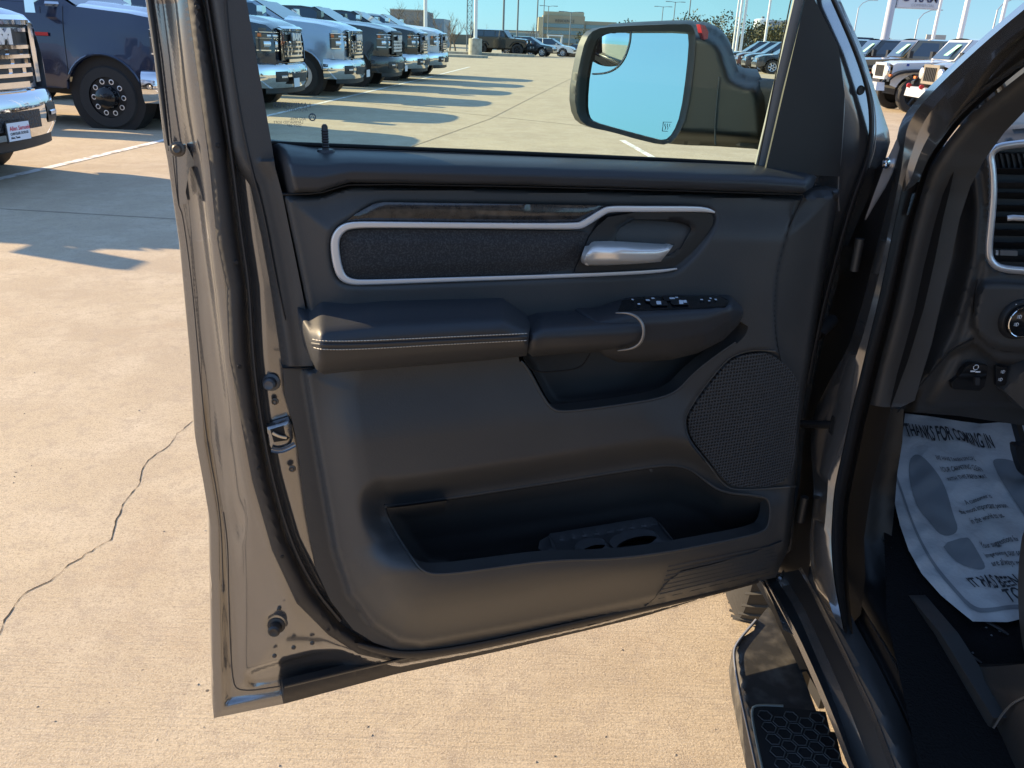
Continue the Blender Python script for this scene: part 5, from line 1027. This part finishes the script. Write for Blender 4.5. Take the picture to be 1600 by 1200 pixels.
# ---------------------------------------------------------------- boxy off-roaders
def offroader(label, group, nx, yc, rz, col, sc=1.0, bumper='black', sticker=True, z=0.0, hoodtext=None, fl=None, top=None):
    R_ = thing('offroad_car', label, 'off-road car', group, (nx, yc, z), math.radians(rz)); R_.scale = (sc, sc, sc)
    hw = lambda x, z: .79+.0*z-.06*np.clip((x+.6)/.6, 0, 1)
    low = [(-.16, .66), (-.16, 1.14), (-.24, 1.19), (-1.5, 1.27), (-1.55, 1.30), (-4.5, 1.30), (-4.54, .62)]+arch(-3.72, .46, .50, .2, math.pi-.2)+[(-3.1, .52), (-1.35, .52)]+arch(-.80, .46, .50, math.pi-.2, .3)
    P = sides(low, hw)
    P.append(grid(lambda x, t: (x, t*float(hw(np.array(x), 1)), float(np.interp(x, [-1.5, -.24, -.16], [1.27, 1.19, 1.14]))+.045*(1-t**2)), np.linspace(-1.5, -.16, 8), np.linspace(-1, 1, 9)))
    P.append(grid(lambda u, t: (-4.54, t*.79, .62+.68*u), [0, 1], [-1, 1]))
    child('body', P, col, R_, 35)
    TP = top or col
    gh = lambda x, z: .79-(z-1.3)*.16
    F_ = sides([(-1.62, 1.29), (-2.0, 1.80), (-4.46, 1.80), (-4.54, 1.29)], gh, 0, .3)+[grid(lambda x, t: (x, t*.71, 1.80+.045*(1-t*t)), [-4.47, -3.2, -2.0, -1.97], np.linspace(-1, 1, 5)), grid(lambda u, t: (-4.54+.08*u, t*(.79-.08*u), 1.29+.51*u), [0, 1], [-1, 1]),
                                                                                              grid(lambda u, t: (-1.60-.37*u, t*(.79-.08*u), 1.28+.52*u), [0, 1], [-1, 1])]
    child('hard_top', F_, TP, R_, 30)
    ws = child('windscreen', [grid(lambda u, t: (-1.60-.33*u, t*(.70-.06*u), 1.33+.42*u), [0, 1], [-1, 1])], M_WIN, R_)
    if sticker: child('price_sheet', [grid(lambda u, t: (-1.56-.33*u, .30+t*.14, 1.42+.30*u), [0, .9], [-1, 1])], M_DGRN, ws)
    for a, b in ((-1.84, -2.58), (-2.68, -3.50), (-3.60, -4.38)):
        for q in sides([(a, 1.36), (a-(.26 if a > -2 else 0), 1.73), (b, 1.73), (b, 1.36)], gh, .006, .4): child('side_window', [q], M_WIN, R_)
    g_ = child('grille', [box((-.13, 0, .99), (.10, .92, .40), tap=.96)], col, R_)
    child('grille_slot', [box((-.075, q*.095, .99), (.02, .055, .28)) for q in range(-3, 4)], M_DARK, g_)
    for s in (-1, 1):
        child('headlight', [lathe((-.09, s*.52, 1.0), (1, 0, 0), [(-.05, .12), (.01, .12), (.03, .085), (.035, 0)], 20)], M_LAMPB, R_)
        a_ = [(-.80+.60*math.cos(t), s*(.86), .46+.60*math.sin(t)) for t in np.linspace(.25, math.pi-.3, 9)]; a_ = [(-.05, s*.86, .80)]+[(-.30, s*.86, 1.02), (-1.10, s*.86, 1.06), (-1.42, s*.86, .70)]
        b_ = [(-3.15, s*.86, .72), (-3.35, s*.86, 1.0), (-4.1, s*.86, 1.0), (-4.4, s*.86, .70)]
        fn = []
        for q in (a_, b_):
            q = chaikin(q, 2, False); V = []; 
            for p in q: V += [(p[0], s*.77, p[2]+.03), (p[0], s*.95, p[2]+.01), (p[0], s*.95, p[2]-.05), (p[0], s*.78, p[2]-.05)]
            fn.append((np.array(V), [(4*i+j, 4*i+(j+1) % 4, 4*i+4+(j+1) % 4, 4*i+4+j) for i in range(len(q)-1) for j in range(4)]+[(0, 1, 2, 3), tuple(len(V)-4+k for k in (3, 2, 1, 0))]))
        for f_ in fn: fd = child('fender', [f_], fl or M_BLACK, R_)
        child('turn_signal', [box((-.10, s*.86, .90), (.05, .12, .05))], M_AMBER, fd)
        child('side_mirror', [box((-1.72, s*.98, 1.40), (.10, .18, .20))], M_BLACK, R_)
        for cx in (-.80, -3.72): wheel(R_, cx, s*.93, .43, .25, 'black', s)
    VF = [box((.06, 0, .62), (.22, 1.5 if bumper != 'short' else 1.2, .20), tap=.92)]
    bm = child('bumper', VF, {'black': M_BLACK, 'white': P_WHITE, 'silver': M_SATIN, 'short': M_SATIN}[bumper], R_)
    if bumper == 'short':
        for s in (-1, 1): child('tow_hook', [lathe((.18, s*.38, .74), (0, 1, 0), [(-.02, .05), (.02, .05)], 12)], M_RED, bm)
    else: child('fog_lamp', [lathe((.16, s*.52, .64), (1, 0, 0), [(0, .06), (.03, .05)], 12) for s in (-1, 1)], M_LAMPB, bm)
    child('underbody', [box((-2.4, 0, .52), (4.0, 1.0, .2))], M_DARK, R_)
    if hoodtext:
        child('hood_sticker', [box((-.85, -(.79-.012)+0, 1.16), (.75, .012, .055)), box((-.85, .778, 1.16), (.75, .012, .055))], hoodtext, R_)
    return R_
JG = 'off-road cars parked facing the lane on the right'
P_TAN = paint('tan', (.30, .26, .20), .2); P_OLIVE = paint('olive', (.14, .12, .08), .2); P_MAROON = paint('maroon', (.10, .02, .02), .2); P_DGREEN = paint('dark_green', (.03, .045, .035), .2)
offroader('tan off-road car with red tow hooks, partly hidden by the windscreen pillar', JG, 8.72, 19.4, 176, P_TAN, 1.0, 'short')
offroader('white off-road car with blue bonnet lettering and green price sheet', JG, 9.05, 23.0, 176, P_WHITE, .97, 'white', hoodtext=mat('hood_blue', (.05, .08, .3), .5), fl=M_BLACK)
offroader('olive brown off-road car just beyond the white one', JG, 9.4, 26.8, 176, P_OLIVE, .97, 'black', top=P_OLIVE)
offroader('maroon off-road car with dark roof, third beyond the tan one', JG, 9.75, 30.4, 176, P_MAROON, .97, 'black', top=P_BLACK, sticker=True)
offroader('dark green off-road car at the far end of the right row', JG, 10.15, 34.0, 176, P_DGREEN, .97, 'black', sticker=False)
offroader('black off-road car parked beyond the light pole island', None, .35, 70.0, -14, P_BLACK, 1.0, 'black', sticker=False, top=P_BLACK)
# ---------------------------------------------------------------- rounded cars and sport utilities
def road_car(label, group, nx, yc, rz, col, h=1.45, L=4.7, z=0.0, suv=False, name='parked_car', cat='car', rear=False):
    R_ = thing(name, label, cat, group, (nx, yc, z), math.radians(rz)); b = h*.62 if suv else h*.64
    hw = lambda x, z: np.interp(z, [.2, .5, b-.1, b+.02], [.84, .91, .90, .86])-.16*np.clip((x+.5)/.5, 0, 1)**2-.12*np.clip((-x-L+.45)/.45, 0, 1)**2
    r = .36 if suv else .33; fx, rx = -.88, -(L-.95)
    low = [(-.02, .32), (.0, .55), (-.06, b-.22), (-.3, b-.12), (-1.25, b), (-L+.5, b+.04), (-L+.05, b-.02), (-L, .6), (-L+.05, .34)]+arch(rx, r+.02, r+.07, .1, math.pi-.1)+arch(fx, r+.02, r+.07, math.pi-.1, .1)
    low = [(-.02, .32), (.0, .55), (-.06, b-.22), (-.3, b-.12), (-1.25, b), (-L+.5, b+.04), (-L+.05, b-.02), (-L, .6), (-L+.05, .34)]+arch(rx, r+.02, r+.07, math.pi-.1, .1)[::1]+arch(fx, r+.02, r+.07, math.pi-.1, .1)
    P = sides(low, hw, 0, .14)
    P.append(grid(lambda x, t: (x, t*float(hw(np.array(x), b)), float(np.interp(x, [-1.25, -.3, -.06, 0], [b, b-.12, b-.22, .55]))+.04*(1-t**2)), np.linspace(-1.25, 0, 9), np.linspace(-1, 1, 7)))
    P.append(grid(lambda u, t: (.0-.02*u, t*.72, .55-.23*u), [0, 1], [-1, 1])); P.append(grid(lambda u, t: (-L, t*.78, .4+(b-.4)*u), [0, 1], [-1, 1]))
    xr = -L+.15 if suv else -L+.95
    gh = lambda x, z: .86-(z-b)*.42
    P.append(grid(lambda x, t: (x, t*.64, h-.03*t*t), np.linspace(-2.05, xr-.25 if not suv else xr+.1, 4), np.linspace(-1, 1, 5)))
    child('body', P, col, R_, 40)
    for q in sides([(-1.15, b), (-1.95, h-.03), (xr+.1 if suv else xr-.3, h-.03), (xr-.1 if suv else -L+.45, b+.03)], gh, 0, .25): child('side_window', [q], M_WIN, R_)
    child('windscreen', [grid(lambda u, t: (-1.12-.9*u, t*(.80-.16*u), b+.01+(h-b-.02)*u), np.linspace(0, 1, 3), [-1, 0, 1])], M_WIN, R_)
    x0, x1 = (xr-.1, xr+.12) if suv else (-L+.45, xr-.3)
    child('rear_window', [grid(lambda u, t: (x0+(x1-x0)*u, t*(.80-.16*u), b+.02+(h-b-.05)*u), [0, 1], [-1, 1])], M_WIN, R_)
    for s in (-1, 1):
        child('headlight', [box((-.10, s*.66, b-.30), (.22, .26, .10))], M_LAMPB, R_); child('tail_light', [box((-L+.04, s*.66, b-.16), (.10, .24, .14))], M_RED, R_)
        child('side_mirror', [box((-1.45, s*.98, b+.08), (.12, .18, .12))], col, R_)
        for cx in (fx, rx): wheel(R_, cx, s*.89, r, .22, 'alloy', s)
    child('pillar', [tube([(-2.7, s*(.862-.0), b), (-2.75, s*(.66+.0), h-.03)], .03, 4) for s in (-1, 1)], col, R_)
    child('grille', [box((.0, 0, .52), (.03, 1.0, .16))], M_GRILLE, R_)
    child('underbody', [box((-L/2, 0, .34), (L-.8, 1.3, .2))], M_DARK, R_)
    return R_
SG_ = 'dark cars in the far right row beyond the mirror'
P_SLATE = paint('slate', (.05, .06, .075), .4); P_GREY = paint('grey', (.12, .125, .13), .4)
road_car('slate grey estate car seen between mirror and window edge', SG_, 12.9, 50.5, 176, P_SLATE, 1.70, 4.9, 0, True, 'sport_utility_car', 'car')
road_car('dark blue utility car directly behind the slate grey one', SG_, 13.2, 54.2, 176, P_NAVY2, 1.70, 4.9, 0, True, 'sport_utility_car', 'car')
road_car('dark maroon utility car, third in the far right row', SG_, 13.6, 58.0, 176, paint('wine', (.07, .02, .03), .2), 1.70, 4.9, 0, True, 'sport_utility_car', 'car')
road_car('black utility car at the far end of the far right row', SG_, 13.9, 61.8, 176, P_BLACK, 1.72, 4.9, 0, True, 'sport_utility_car', 'car')
heavy_pickup('silver nosed pickup cut off by the window front channel', None, 12.35, 42.5, 176, P_CHAR, True, 'alloy')
CG = 'cars beyond the light pole island'
road_car('dark saloon just right of the black off-road car', CG, 2.4, 72.0, -14, P_SLATE, 1.45, 4.7, gz(72))
road_car('white saloon nearest the bare shrubs beyond the dark saloon', CG, 4.3, 78.0, -14, P_WHITE, 1.45, 4.7, gz(78))
road_car('pale silver saloon partly hidden behind the white saloon', CG, 4.3, 83.0, -14, P_SILVER, 1.45, 4.7, gz(83))
road_car('black pickup like utility car parked side-on before the office building', None, 4.2, 118, 178, P_BLACK, 1.85, 5.4, gz(118), True, 'sport_utility_car', 'car')
road_car('white car with red tail lights beside the mirror edge', None, 9.6, 122, 178, P_WHITE, 1.5, 4.6, gz(122))
# ---------------------------------------------------------------- skyline: islands, poles, trees, buildings, signs
M_CONC = mat('kerb_concrete', (.42, .38, .31), .85, var=(3, (.30, .27, .22), .45, .65))
M_POLEW = mat('pole_white', (.72, .73, .74), .45); M_POLEG = mat('pole_grey', (.16, .18, .20), .5); M_GALV = mat('galvanised_steel', (.42, .44, .47), .4, .6)
def island(name, P, h=.15):
    n = len(P); V = [(x, y, z) for z in (0, h) for x, y in P]; F = [tuple(range(n, 2*n))]+[(i, (i+1) % n, n+(i+1) % n, n+i) for i in range(n)]
    o = link(name, V, F, M_CONC, smooth=0); o['kind'] = 'structure'; return o
island('kerb_island', chaikin([(-12, 59.5), (-2.6, 58.2), (-2.4, 60.5), (-12, 62)], 2))
island('kerb_island', chaikin([(-12, 68.0), (.6, 66.8), (.8, 68.6), (-12, 70)], 2), .18)
def at(px, y, zb=None, row=None):
    """point on the ray column px at ground distance y"""
    v = 56+.04*(px-800)
    d = ray(np.array([(px, v)]))[0]; return d[0]/d[1]*y
def pole(label, px, y, h, r, m, group=None, base=None, heads=None, name='light_pole', cat='light pole', lean=0):
    x = at(px, y); z = gz(y); R_ = thing(name, label, cat, group, (x, y, z))
    b = .0
    if base: child('pedestal', [lathe((0, 0, 0), (0, 0, 1), [(0, base[0]), (base[1]*.96, base[0]), (base[1], base[0]*.94), (base[1], r)], 20)], M_CONC, R_); b = base[1]
    child('mast', [lathe((0, 0, b), (0, 0, 1), [(0, r*1.9), (.03, r*1.9), (.04, r), (h-b, r*.7)], 10)], m, R_)
    for (dx, L) in heads or []:
        child('lamp_head', [tube([(0, 0, h-.1), (dx*.5, 0, h), (dx, 0, h+.02)], .05, 5), box((dx, 0, h), (L, .4, .12))], m, R_)
    return R_
PG = 'light poles standing in the car park'
pole('white light pole on a round concrete pedestal by the black off-road car', 743, 66.8, 11, .14, M_POLEW, PG, base=(.50, 1.15), heads=[(-1, .7), (1, .7)])
pole('thick pale pole rising behind the last white pickup of the row', 665, 78, 12, .17, M_POLEW, PG, heads=[(-1, .7), (1, .7)])
pole('dark slim pole rising above the dark saloon roof', 786, 92, 13, .12, M_POLEG, PG, heads=[(1, .6)])
pole('dark slim pole just left of the bare shrubs', 808, 104, 14, .11, M_POLEG, PG, heads=[(1, .6)])
pole('thin pole left of the beige office building', 838, 120, 15, .10, M_POLEG, PG, heads=[(1, .6)])
def tee(label, px, y, rowtop, w=1.6, group='T shaped street lights in the distance'):
    hz = 56+.04*(px-800); h = (hz-rowtop)*y/1300+1.43-gz(y)
    return pole(label, px, y, h, .12, M_POLEG, group, heads=[(-w, .9), (w, .9)], name='street_light', cat='street light')
tee('tall twin headed street light at the left end of the office roof', 848, 190, 8); tee('twin headed street light slightly lower, beside the taller one', 855, 205, 17)
tee('twin headed street light in front of the office facade', 890, 150, 25); tee('dark twin headed light above the left part of the mirror', 1031, 210, 19)
tee('twin headed street light above the middle of the mirror', 1049, 190, 13); tee('tall street light above the right part of the mirror', 1072, 150, 1)
pole('leftmost slim white pole right of the mirror', 1146, 105, 22, .12, M_POLEW, PG, heads=[(1, .7)])
pole('middle white pole of the close three right of the mirror', 1151, 88, 22, .13, M_POLEW, PG, heads=[(1, .7)])
pole('rightmost white pole of the close three right of the mirror', 1158, 88, 22, .13, M_POLEW, PG, heads=[(1, .7)])
pole('single white pole in front of the white water tank', 1194, 92, 22, .13, M_POLEW, PG, heads=[(1, .7)])
pole('slim white pole right of the hanging dealer sign', 1453, 66, 18, .13, M_POLEW, PG, heads=[(1, .7)])
pole('thick white pole left of the cab front pillar', 1494, 52, 18, .16, M_POLEW, PG, heads=[(1, .7)])
pole('white pole nearest the cab front pillar, high at right', 1552, 62, 18, .14, M_POLEW, PG, heads=[(1, .7)])
def cobra(label, px, y, rowtop):
    hz = 56+.04*(px-800); h = (hz-rowtop)*y/1300+1.43-gz(y); x = at(px, y); R_ = thing('street_light', label, 'street light', 'curved arm street lights', (x, y, gz(y)))
    child('mast', [lathe((0, 0, 0), (0, 0, 1), [(0, .14), (h-1.2, .09)], 8)], M_GALV, R_)
    child('arm', [tube([(0, 0, h-1.2), (.5, 0, h-.5), (1.4, 0, h-.05), (2.3, 0, h)], .06, 6)], M_GALV, R_); child('lamp_head', [box((2.5, 0, h), (.7, .3, .12))], M_GALV, R_)
cobra('curved arm street light between the dealer sign and the slim pole', 1425, 120, 25); cobra('curved arm street light by the cab front pillar', 1542, 110, 12); cobra('curved arm street light just right of the door edge', 1330, 150, 12)
# lattice mast
R_ = thing('lattice_mast', 'grey lattice radio mast rising behind the bare trees', 'mast', None, (at(732, 170), 170, gz(170))); VF = []
for k in range(3):
    a = 2*math.pi*k/3; VF.append(tube([(.62*math.cos(a), .62*math.sin(a), 0), (.55*math.cos(a), .55*math.sin(a), 26)], .07, 5))
child('mast_leg', VF, M_POLEG, R_); VF = []
for i in range(26):
    for k in range(3):
        a = 2*math.pi*k/3; b = 2*math.pi*(k+1)/3; VF.append(tube([(.6*math.cos(a), .6*math.sin(a), i), (.6*math.cos(b), .6*math.sin(b), i+1)], .035, 4)); VF.append(tube([(.6*math.cos(a), .6*math.sin(a), i), (.6*math.cos(b), .6*math.sin(b), i)], .035, 4))
child('cross_bracing', VF, M_POLEG, R_)
# dealer sign hanging from a tall pole
hz = 56+.04*(1420-800); ys = 60; sx_ = at(1379, ys)
R_ = thing('dealer_sign', 'grey dealer sign panel hanging beside its thick pale pole', 'sign', None, (sx_, ys, 0))
child('post', [lathe((0, 0, 0), (0, 0, 1), [(0, .28), (9.5, .24)], 14)], mat('post_blue_grey', (.42, .46, .54), .5), R_)
zb = 1.43+(80-27)*ys/1300
pn = child('sign_panel', [box((1.65, 0, zb+1.35), (2.6, .35, 2.3)), box((1.65, 0, zb+1.35), (2.72, .28, 2.42))], mat('sign_grey', (.55, .57, .62), .4), R_)
M = Matrix.Translation((1.35, -.20, zb+.56)) @ Matrix.Rotation(math.pi/2, 4, 'X')
text('sign_text', 'RAM', mat('sign_ink', (.04, .05, .12), .5), pn, M, size=.75, bold=.02)
child('sign_emblem', [lathe((.82, -.20, zb+.82), (0, -1, 0), [(0, .26), (.02, .26)], 20)], mat('sign_ink', (.04, .05, .12), .5), pn)
text('sign_text', 'COMMERCIAL', mat('sign_ink2', (.35, .36, .42), .5), pn, Matrix.Translation((1.2, -.20, zb+.28)) @ Matrix.Rotation(math.pi/2, 4, 'X'), size=.24)
# trees
def bare_tree(label, px, y, h, seed, group='bare winter trees'):
    r = random.Random(seed); R_ = thing('bare_tree', label, 'tree', group, (at(px, y), y, gz(y))); T = []; B = []
    def grow(p, d, L, rad, lev):
        P = [p]; q = np.array(p, float); dd = np.array(d, float)
        for i in range(4):
            dd = dd+np.array([r.uniform(-.18, .18), r.uniform(-.18, .18), r.uniform(-.02, .12)]); dd /= np.linalg.norm(dd); q = q+dd*L/4; P.append(q.copy())
        (T if lev < 1 else B).append(tube(P, list(np.linspace(rad, rad*.55, 5)), 5 if lev < 2 else 3))
        if lev < 4:
            for k in range(3 if lev else 5):
                i = r.choice([2, 3, 4]) if lev else r.choice([1, 2, 3, 4]); a = r.uniform(0, 2*math.pi); nd = dd*.75+np.array([math.cos(a), math.sin(a), r.uniform(.1, .6)])*.65; grow(P[i], nd/np.linalg.norm(nd), L*r.uniform(.55, .75), rad*.5, lev+1)
    grow(np.zeros(3), np.array([0, 0, 1.0]), h*.42, h*.022, 0)
    m = mat('bare_bark', (.13, .105, .085), .9); child('trunk', T, m, R_, 60); child('branches', B, m, R_, 60)
for px, y, h, sd_, lb in [(636, 95, 5.4, 1, 'spreading bare tree left of the thick pale pole'), (655, 110, 5.6, 2, 'bare tree partly behind the thick pale pole'), (690, 85, 4.3, 3, 'bare tree left of the lattice mast'), (712, 90, 4.2, 4, 'dense bare tree at the foot of the lattice mast'), (703, 100, 4.6, 5, 'second bare tree between pole and mast'),
                          (735, 95, 3.6, 6, 'small bare tree behind the black off-road car'), (756, 88, 2.6, 7, 'low bare tree right of the white pedestal pole')]: bare_tree(lb, px, y, h, sd_)
def shrub(label, px, y, h, w, seed, col, name='shrub', group='dry shrubs by the far cars', n=420, leaf=.16, cat='shrub'):
    r = random.Random(seed); R_ = thing(name, label, cat, group, (at(px, y), y, gz(y))); V = []; F = []
    cl = [(r.uniform(-w*.4, w*.4), r.uniform(-w*.3, w*.3), h*r.uniform(.42, .78), r.uniform(.22, .36)*w) for _ in range(9)]
    for k in range(int(n*3.2)):
        c = r.choice(cl); a = r.uniform(0, 2*math.pi); b = math.acos(r.uniform(-1, 1)); q = c[3]*r.uniform(.35, 1.0)
        p = np.array([c[0]+q*math.sin(b)*math.cos(a), c[1]+q*math.sin(b)*math.sin(a), max(.1, c[2]+q*math.cos(b)*h/w*.9)])
        u = np.array([r.gauss(0, 1) for _ in range(3)]); u /= np.linalg.norm(u); v = np.cross(u, [r.gauss(0, 1) for _ in range(3)]); v /= np.linalg.norm(v)+1e-6; s = leaf*r.uniform(.35, .8)
        i = len(V); V += [tuple(p-u*s), tuple(p+v*s*.6), tuple(p+u*s), tuple(p-v*s*.6)]; F.append((i, i+1, i+2, i+3))
    child('crown', (np.array(V), F), mat('foliage_'+col[0], col[1], .7, var=(1.2, col[2], .4, .6)), R_, 0)
    VF = [tube([(0, 0, 0), (r.uniform(-.1, .1), 0, h*.3), (r.uniform(-.2, .2)*w, r.uniform(-.1, .1), h*.6)], [h*.03, h*.024, h*.01], 6) for _ in range(3)]
    child('trunk', VF, mat('bark_brown', (.09, .07, .055), .9), R_)
OAK = ('oak', (.055, .06, .02), (.10, .085, .03)); DRY = ('dry', (.17, .14, .09), (.11, .09, .06))
for q, (px, y, h, w) in enumerate([(820, 96, 2.6, 3), (832, 104, 3.8, 3.6), (844, 100, 3.2, 3.4), (856, 104, 2.6, 3.0)]):
    bare_tree(['leftmost dry leafless shrub beyond the white saloon', 'tallest dry leafless shrub left of the office', 'dry leafless shrub before the white canopy', 'rightmost low leafless shrub by the dark utility car'][q], px, y, h, 20+q, 'dry leafless shrubs by the far cars')
TG = 'evergreen trees on the horizon'
shrub('round dark evergreen crown above the left of the mirror', 1000, 170, 6.8, 8, 31, OAK, 'evergreen_tree', TG, 700, .35, 'tree')
shrub('olive coloured evergreen just right of the mirror top', 1113, 120, 6.6, 7.5, 32, OAK, 'evergreen_tree', TG, 800, .3, 'tree')
shrub('broad evergreen in front of the white water tank', 1178, 120, 5.6, 7.5, 33, OAK, 'evergreen_tree', TG, 700, .3, 'tree')
shrub('evergreen half hidden by the window front channel', 1212, 115, 5.6, 6.5, 34, OAK, 'evergreen_tree', TG, 600, .3, 'tree')
shrub('low dark evergreen behind the right row of off-road cars', 1345, 130, 4.4, 9, 35, OAK, 'evergreen_tree', TG, 600, .3, 'tree')
for q, (px, y, h, w, lb) in enumerate([(930, 210, 5.5, 9, 'distant hedge-like tree left of the mirror'), (1230, 200, 6, 10, 'distant tree behind the window front channel'), (1300, 210, 5, 10, 'distant tree behind the door front edge'), (560, 180, 6, 10, 'distant tree hidden behind the parked row'), (200, 160, 6, 10, 'distant tree beyond the navy pickup')]):
    shrub(lb, px, y, h, w, 40+q, OAK, 'evergreen_tree', TG, 400, .4, 'tree')
# buildings
def block(R_, name, x0, x1, y0, y1, z0, z1, m): return child(name, [box(((x0+x1)/2, (y0+y1)/2, (z0+z1)/2), (x1-x0, y1-y0, z1-z0))], m, R_, 0)
yb = 260; s1 = yb/1300
def bx(px): return at(px, yb)
def bz(row, px): return (56+.04*(px-800)-row)*s1+1.43
R_ = thing('office_building', 'beige and brown office block with blue green window bands left of the mirror', 'office building', None, (bx(885), yb, gz(yb)))
M_BEI = mat('beige_stone', (.50, .42, .28), .8); M_BRN = mat('tan_wall', (.36, .29, .20), .8); M_BAND = mat('window_band', (.16, .24, .27), .2, coat=.5)
X = lambda p: bx(p)-bx(885)
z_ = lambda row: bz(row, 885)-gz(yb)
block(R_, 'wall', X(840), X(847), -2, 14, 0, z_(33), M_BEI); block(R_, 'wall', X(847), X(912), 0, 16, 0, z_(30), M_BRN); block(R_, 'wall', X(912), X(962), 1, 16, 0, z_(36), M_BRN); block(R_, 'roof', X(849), X(911), 2, 14, z_(30)+.02, z_(25), M_BEI)
for a, b in ((41, 46), (50, 55), (60, 66)):
    block(R_, 'window', X(848.5), X(911), -.25, 0, z_(b), z_(a), M_BAND); block(R_, 'window', X(914), X(961), .75, 1, z_(b), z_(a), M_BAND)
text('building_sign', 'RESIDENCE', mat('sign_dark', (.05, .05, .06), .5), R_, Matrix.Translation((X(866), -.3, z_(39))) @ Matrix.Rotation(math.pi/2, 4, 'X'), size=1.1)
yb = 200; s1 = yb/1300
R_ = thing('canopy', 'white curved entrance canopy before the office block', 'canopy', None, (bx(868), yb, gz(yb))); X = lambda p: bx(p)-bx(868)
child('canopy_roof', [grid(lambda u, v: (X(855)+(X(880)-X(855))*u, v*5, 3.9+.9*math.sin(math.pi*u)-.0), np.linspace(0, 1, 9), [0, 1]), box(((X(855)+X(880))/2, 2.5, 3.75), (X(880)-X(855), 5, .25))], P_WHITE, R_)
child('canopy_post', [lathe((X(p), y_, 0), (0, 0, 1), [(0, .12), (3.7, .12)], 8) for p in (857, 878) for y_ in (.3, 4.6)], M_POLEW, R_)
yb = 230; s1 = yb/1300
R_ = thing('warehouse', 'low grey warehouse behind the bare trees and the thick pole', 'warehouse', None, (bx(650), yb, gz(yb))); X = lambda p: bx(p)-bx(650); z_ = lambda row: bz(row, 650)-gz(yb)
block(R_, 'wall', X(610), X(664), 0, 20, 0, z_(22), mat('warehouse_grey', (.26, .24, .23), .8)); block(R_, 'wall', X(664), X(692), 3, 22, 0, z_(31), mat('warehouse_blue', (.24, .30, .36), .7)); block(R_, 'parapet', X(609.5), X(664.5), -.2, .2, z_(22), z_(20.5), mat('parapet_pale', (.45, .43, .40), .8))
for q in range(4): block(R_, 'loading_door', X(616+q*12), X(623+q*12), -.2, -.02, 0, z_(36), mat('loading_door', (.16, .15, .15), .6))
R_ = thing('showroom', 'pale low showroom strip behind the far white cars', 'showroom', None, (bx(790), yb, gz(yb))); X = lambda p: bx(p)-bx(790); z_ = lambda row: bz(row, 790)-gz(yb)
block(R_, 'wall', X(772), X(842), 0, 14, 0, z_(49), mat('showroom_white', (.6, .58, .52), .7)); block(R_, 'window', X(776), X(838), -.2, -.01, z_(58), z_(52), M_BAND); block(R_, 'roof', X(771), X(843), -.5, 14.2, z_(49)+.01, z_(48), M_POLEG)
yb = 300; s1 = yb/1300
R_ = thing('water_tank', 'squat white water tank above the evergreens right of the mirror', 'water tank', None, (bx(1186), yb, gz(yb))); z_ = lambda row: bz(row, 1186)-gz(yb)
child('tank', [lathe((0, 0, 0), (0, 0, 1), [(0, 2.7), (z_(36)-.3, 2.7), (z_(36), 2.3), (z_(35), .3)], 28)], P_WHITE, R_); child('hatch', [lathe((0, 0, z_(35)), (0, 0, 1), [(0, .5), (.5, .5)], 10)], M_POLEG, R_)
R_ = thing('distant_building', 'pale blue roofed building right of the water tank', 'building', None, (bx(1206), yb, gz(yb))); X = lambda p: bx(p)-bx(1206)
block(R_, 'wall', X(1194), X(1240), 0, 12, 0, z_(40), mat('distant_blue', (.30, .36, .46), .7)); block(R_, 'roof', X(1193), X(1241), -.5, 12.5, z_(40)+.02, z_(37), mat('roof_pale', (.45, .47, .5), .6))
R_ = thing('billboard', 'small grey billboard low on the horizon between two poles', 'billboard', None, (at(1457, 160), 160, gz(160))); w = at(1472, 160)-at(1457, 160); zt_ = (82-57)*160/1300+1.43-gz(160)
child('panel', [box((0, 0, zt_-.7), (2*w, .3, 1.1))], mat('board_grey', (.36, .36, .34), .7), R_); child('post', [lathe((dx, .1, 0), (0, 0, 1), [(0, .12), (zt_-1.2, .12)], 8) for dx in (-w*.7, w*.7)], M_POLEG, R_)
R_ = thing('boundary_wall', 'low dark wall line far beyond the car park', 'wall', None, (0, 330, gz(330))); block(R_, 'wall', -260, 260, 0, 1, 0, 3.4, mat('far_wall', (.16, .15, .12), .9))
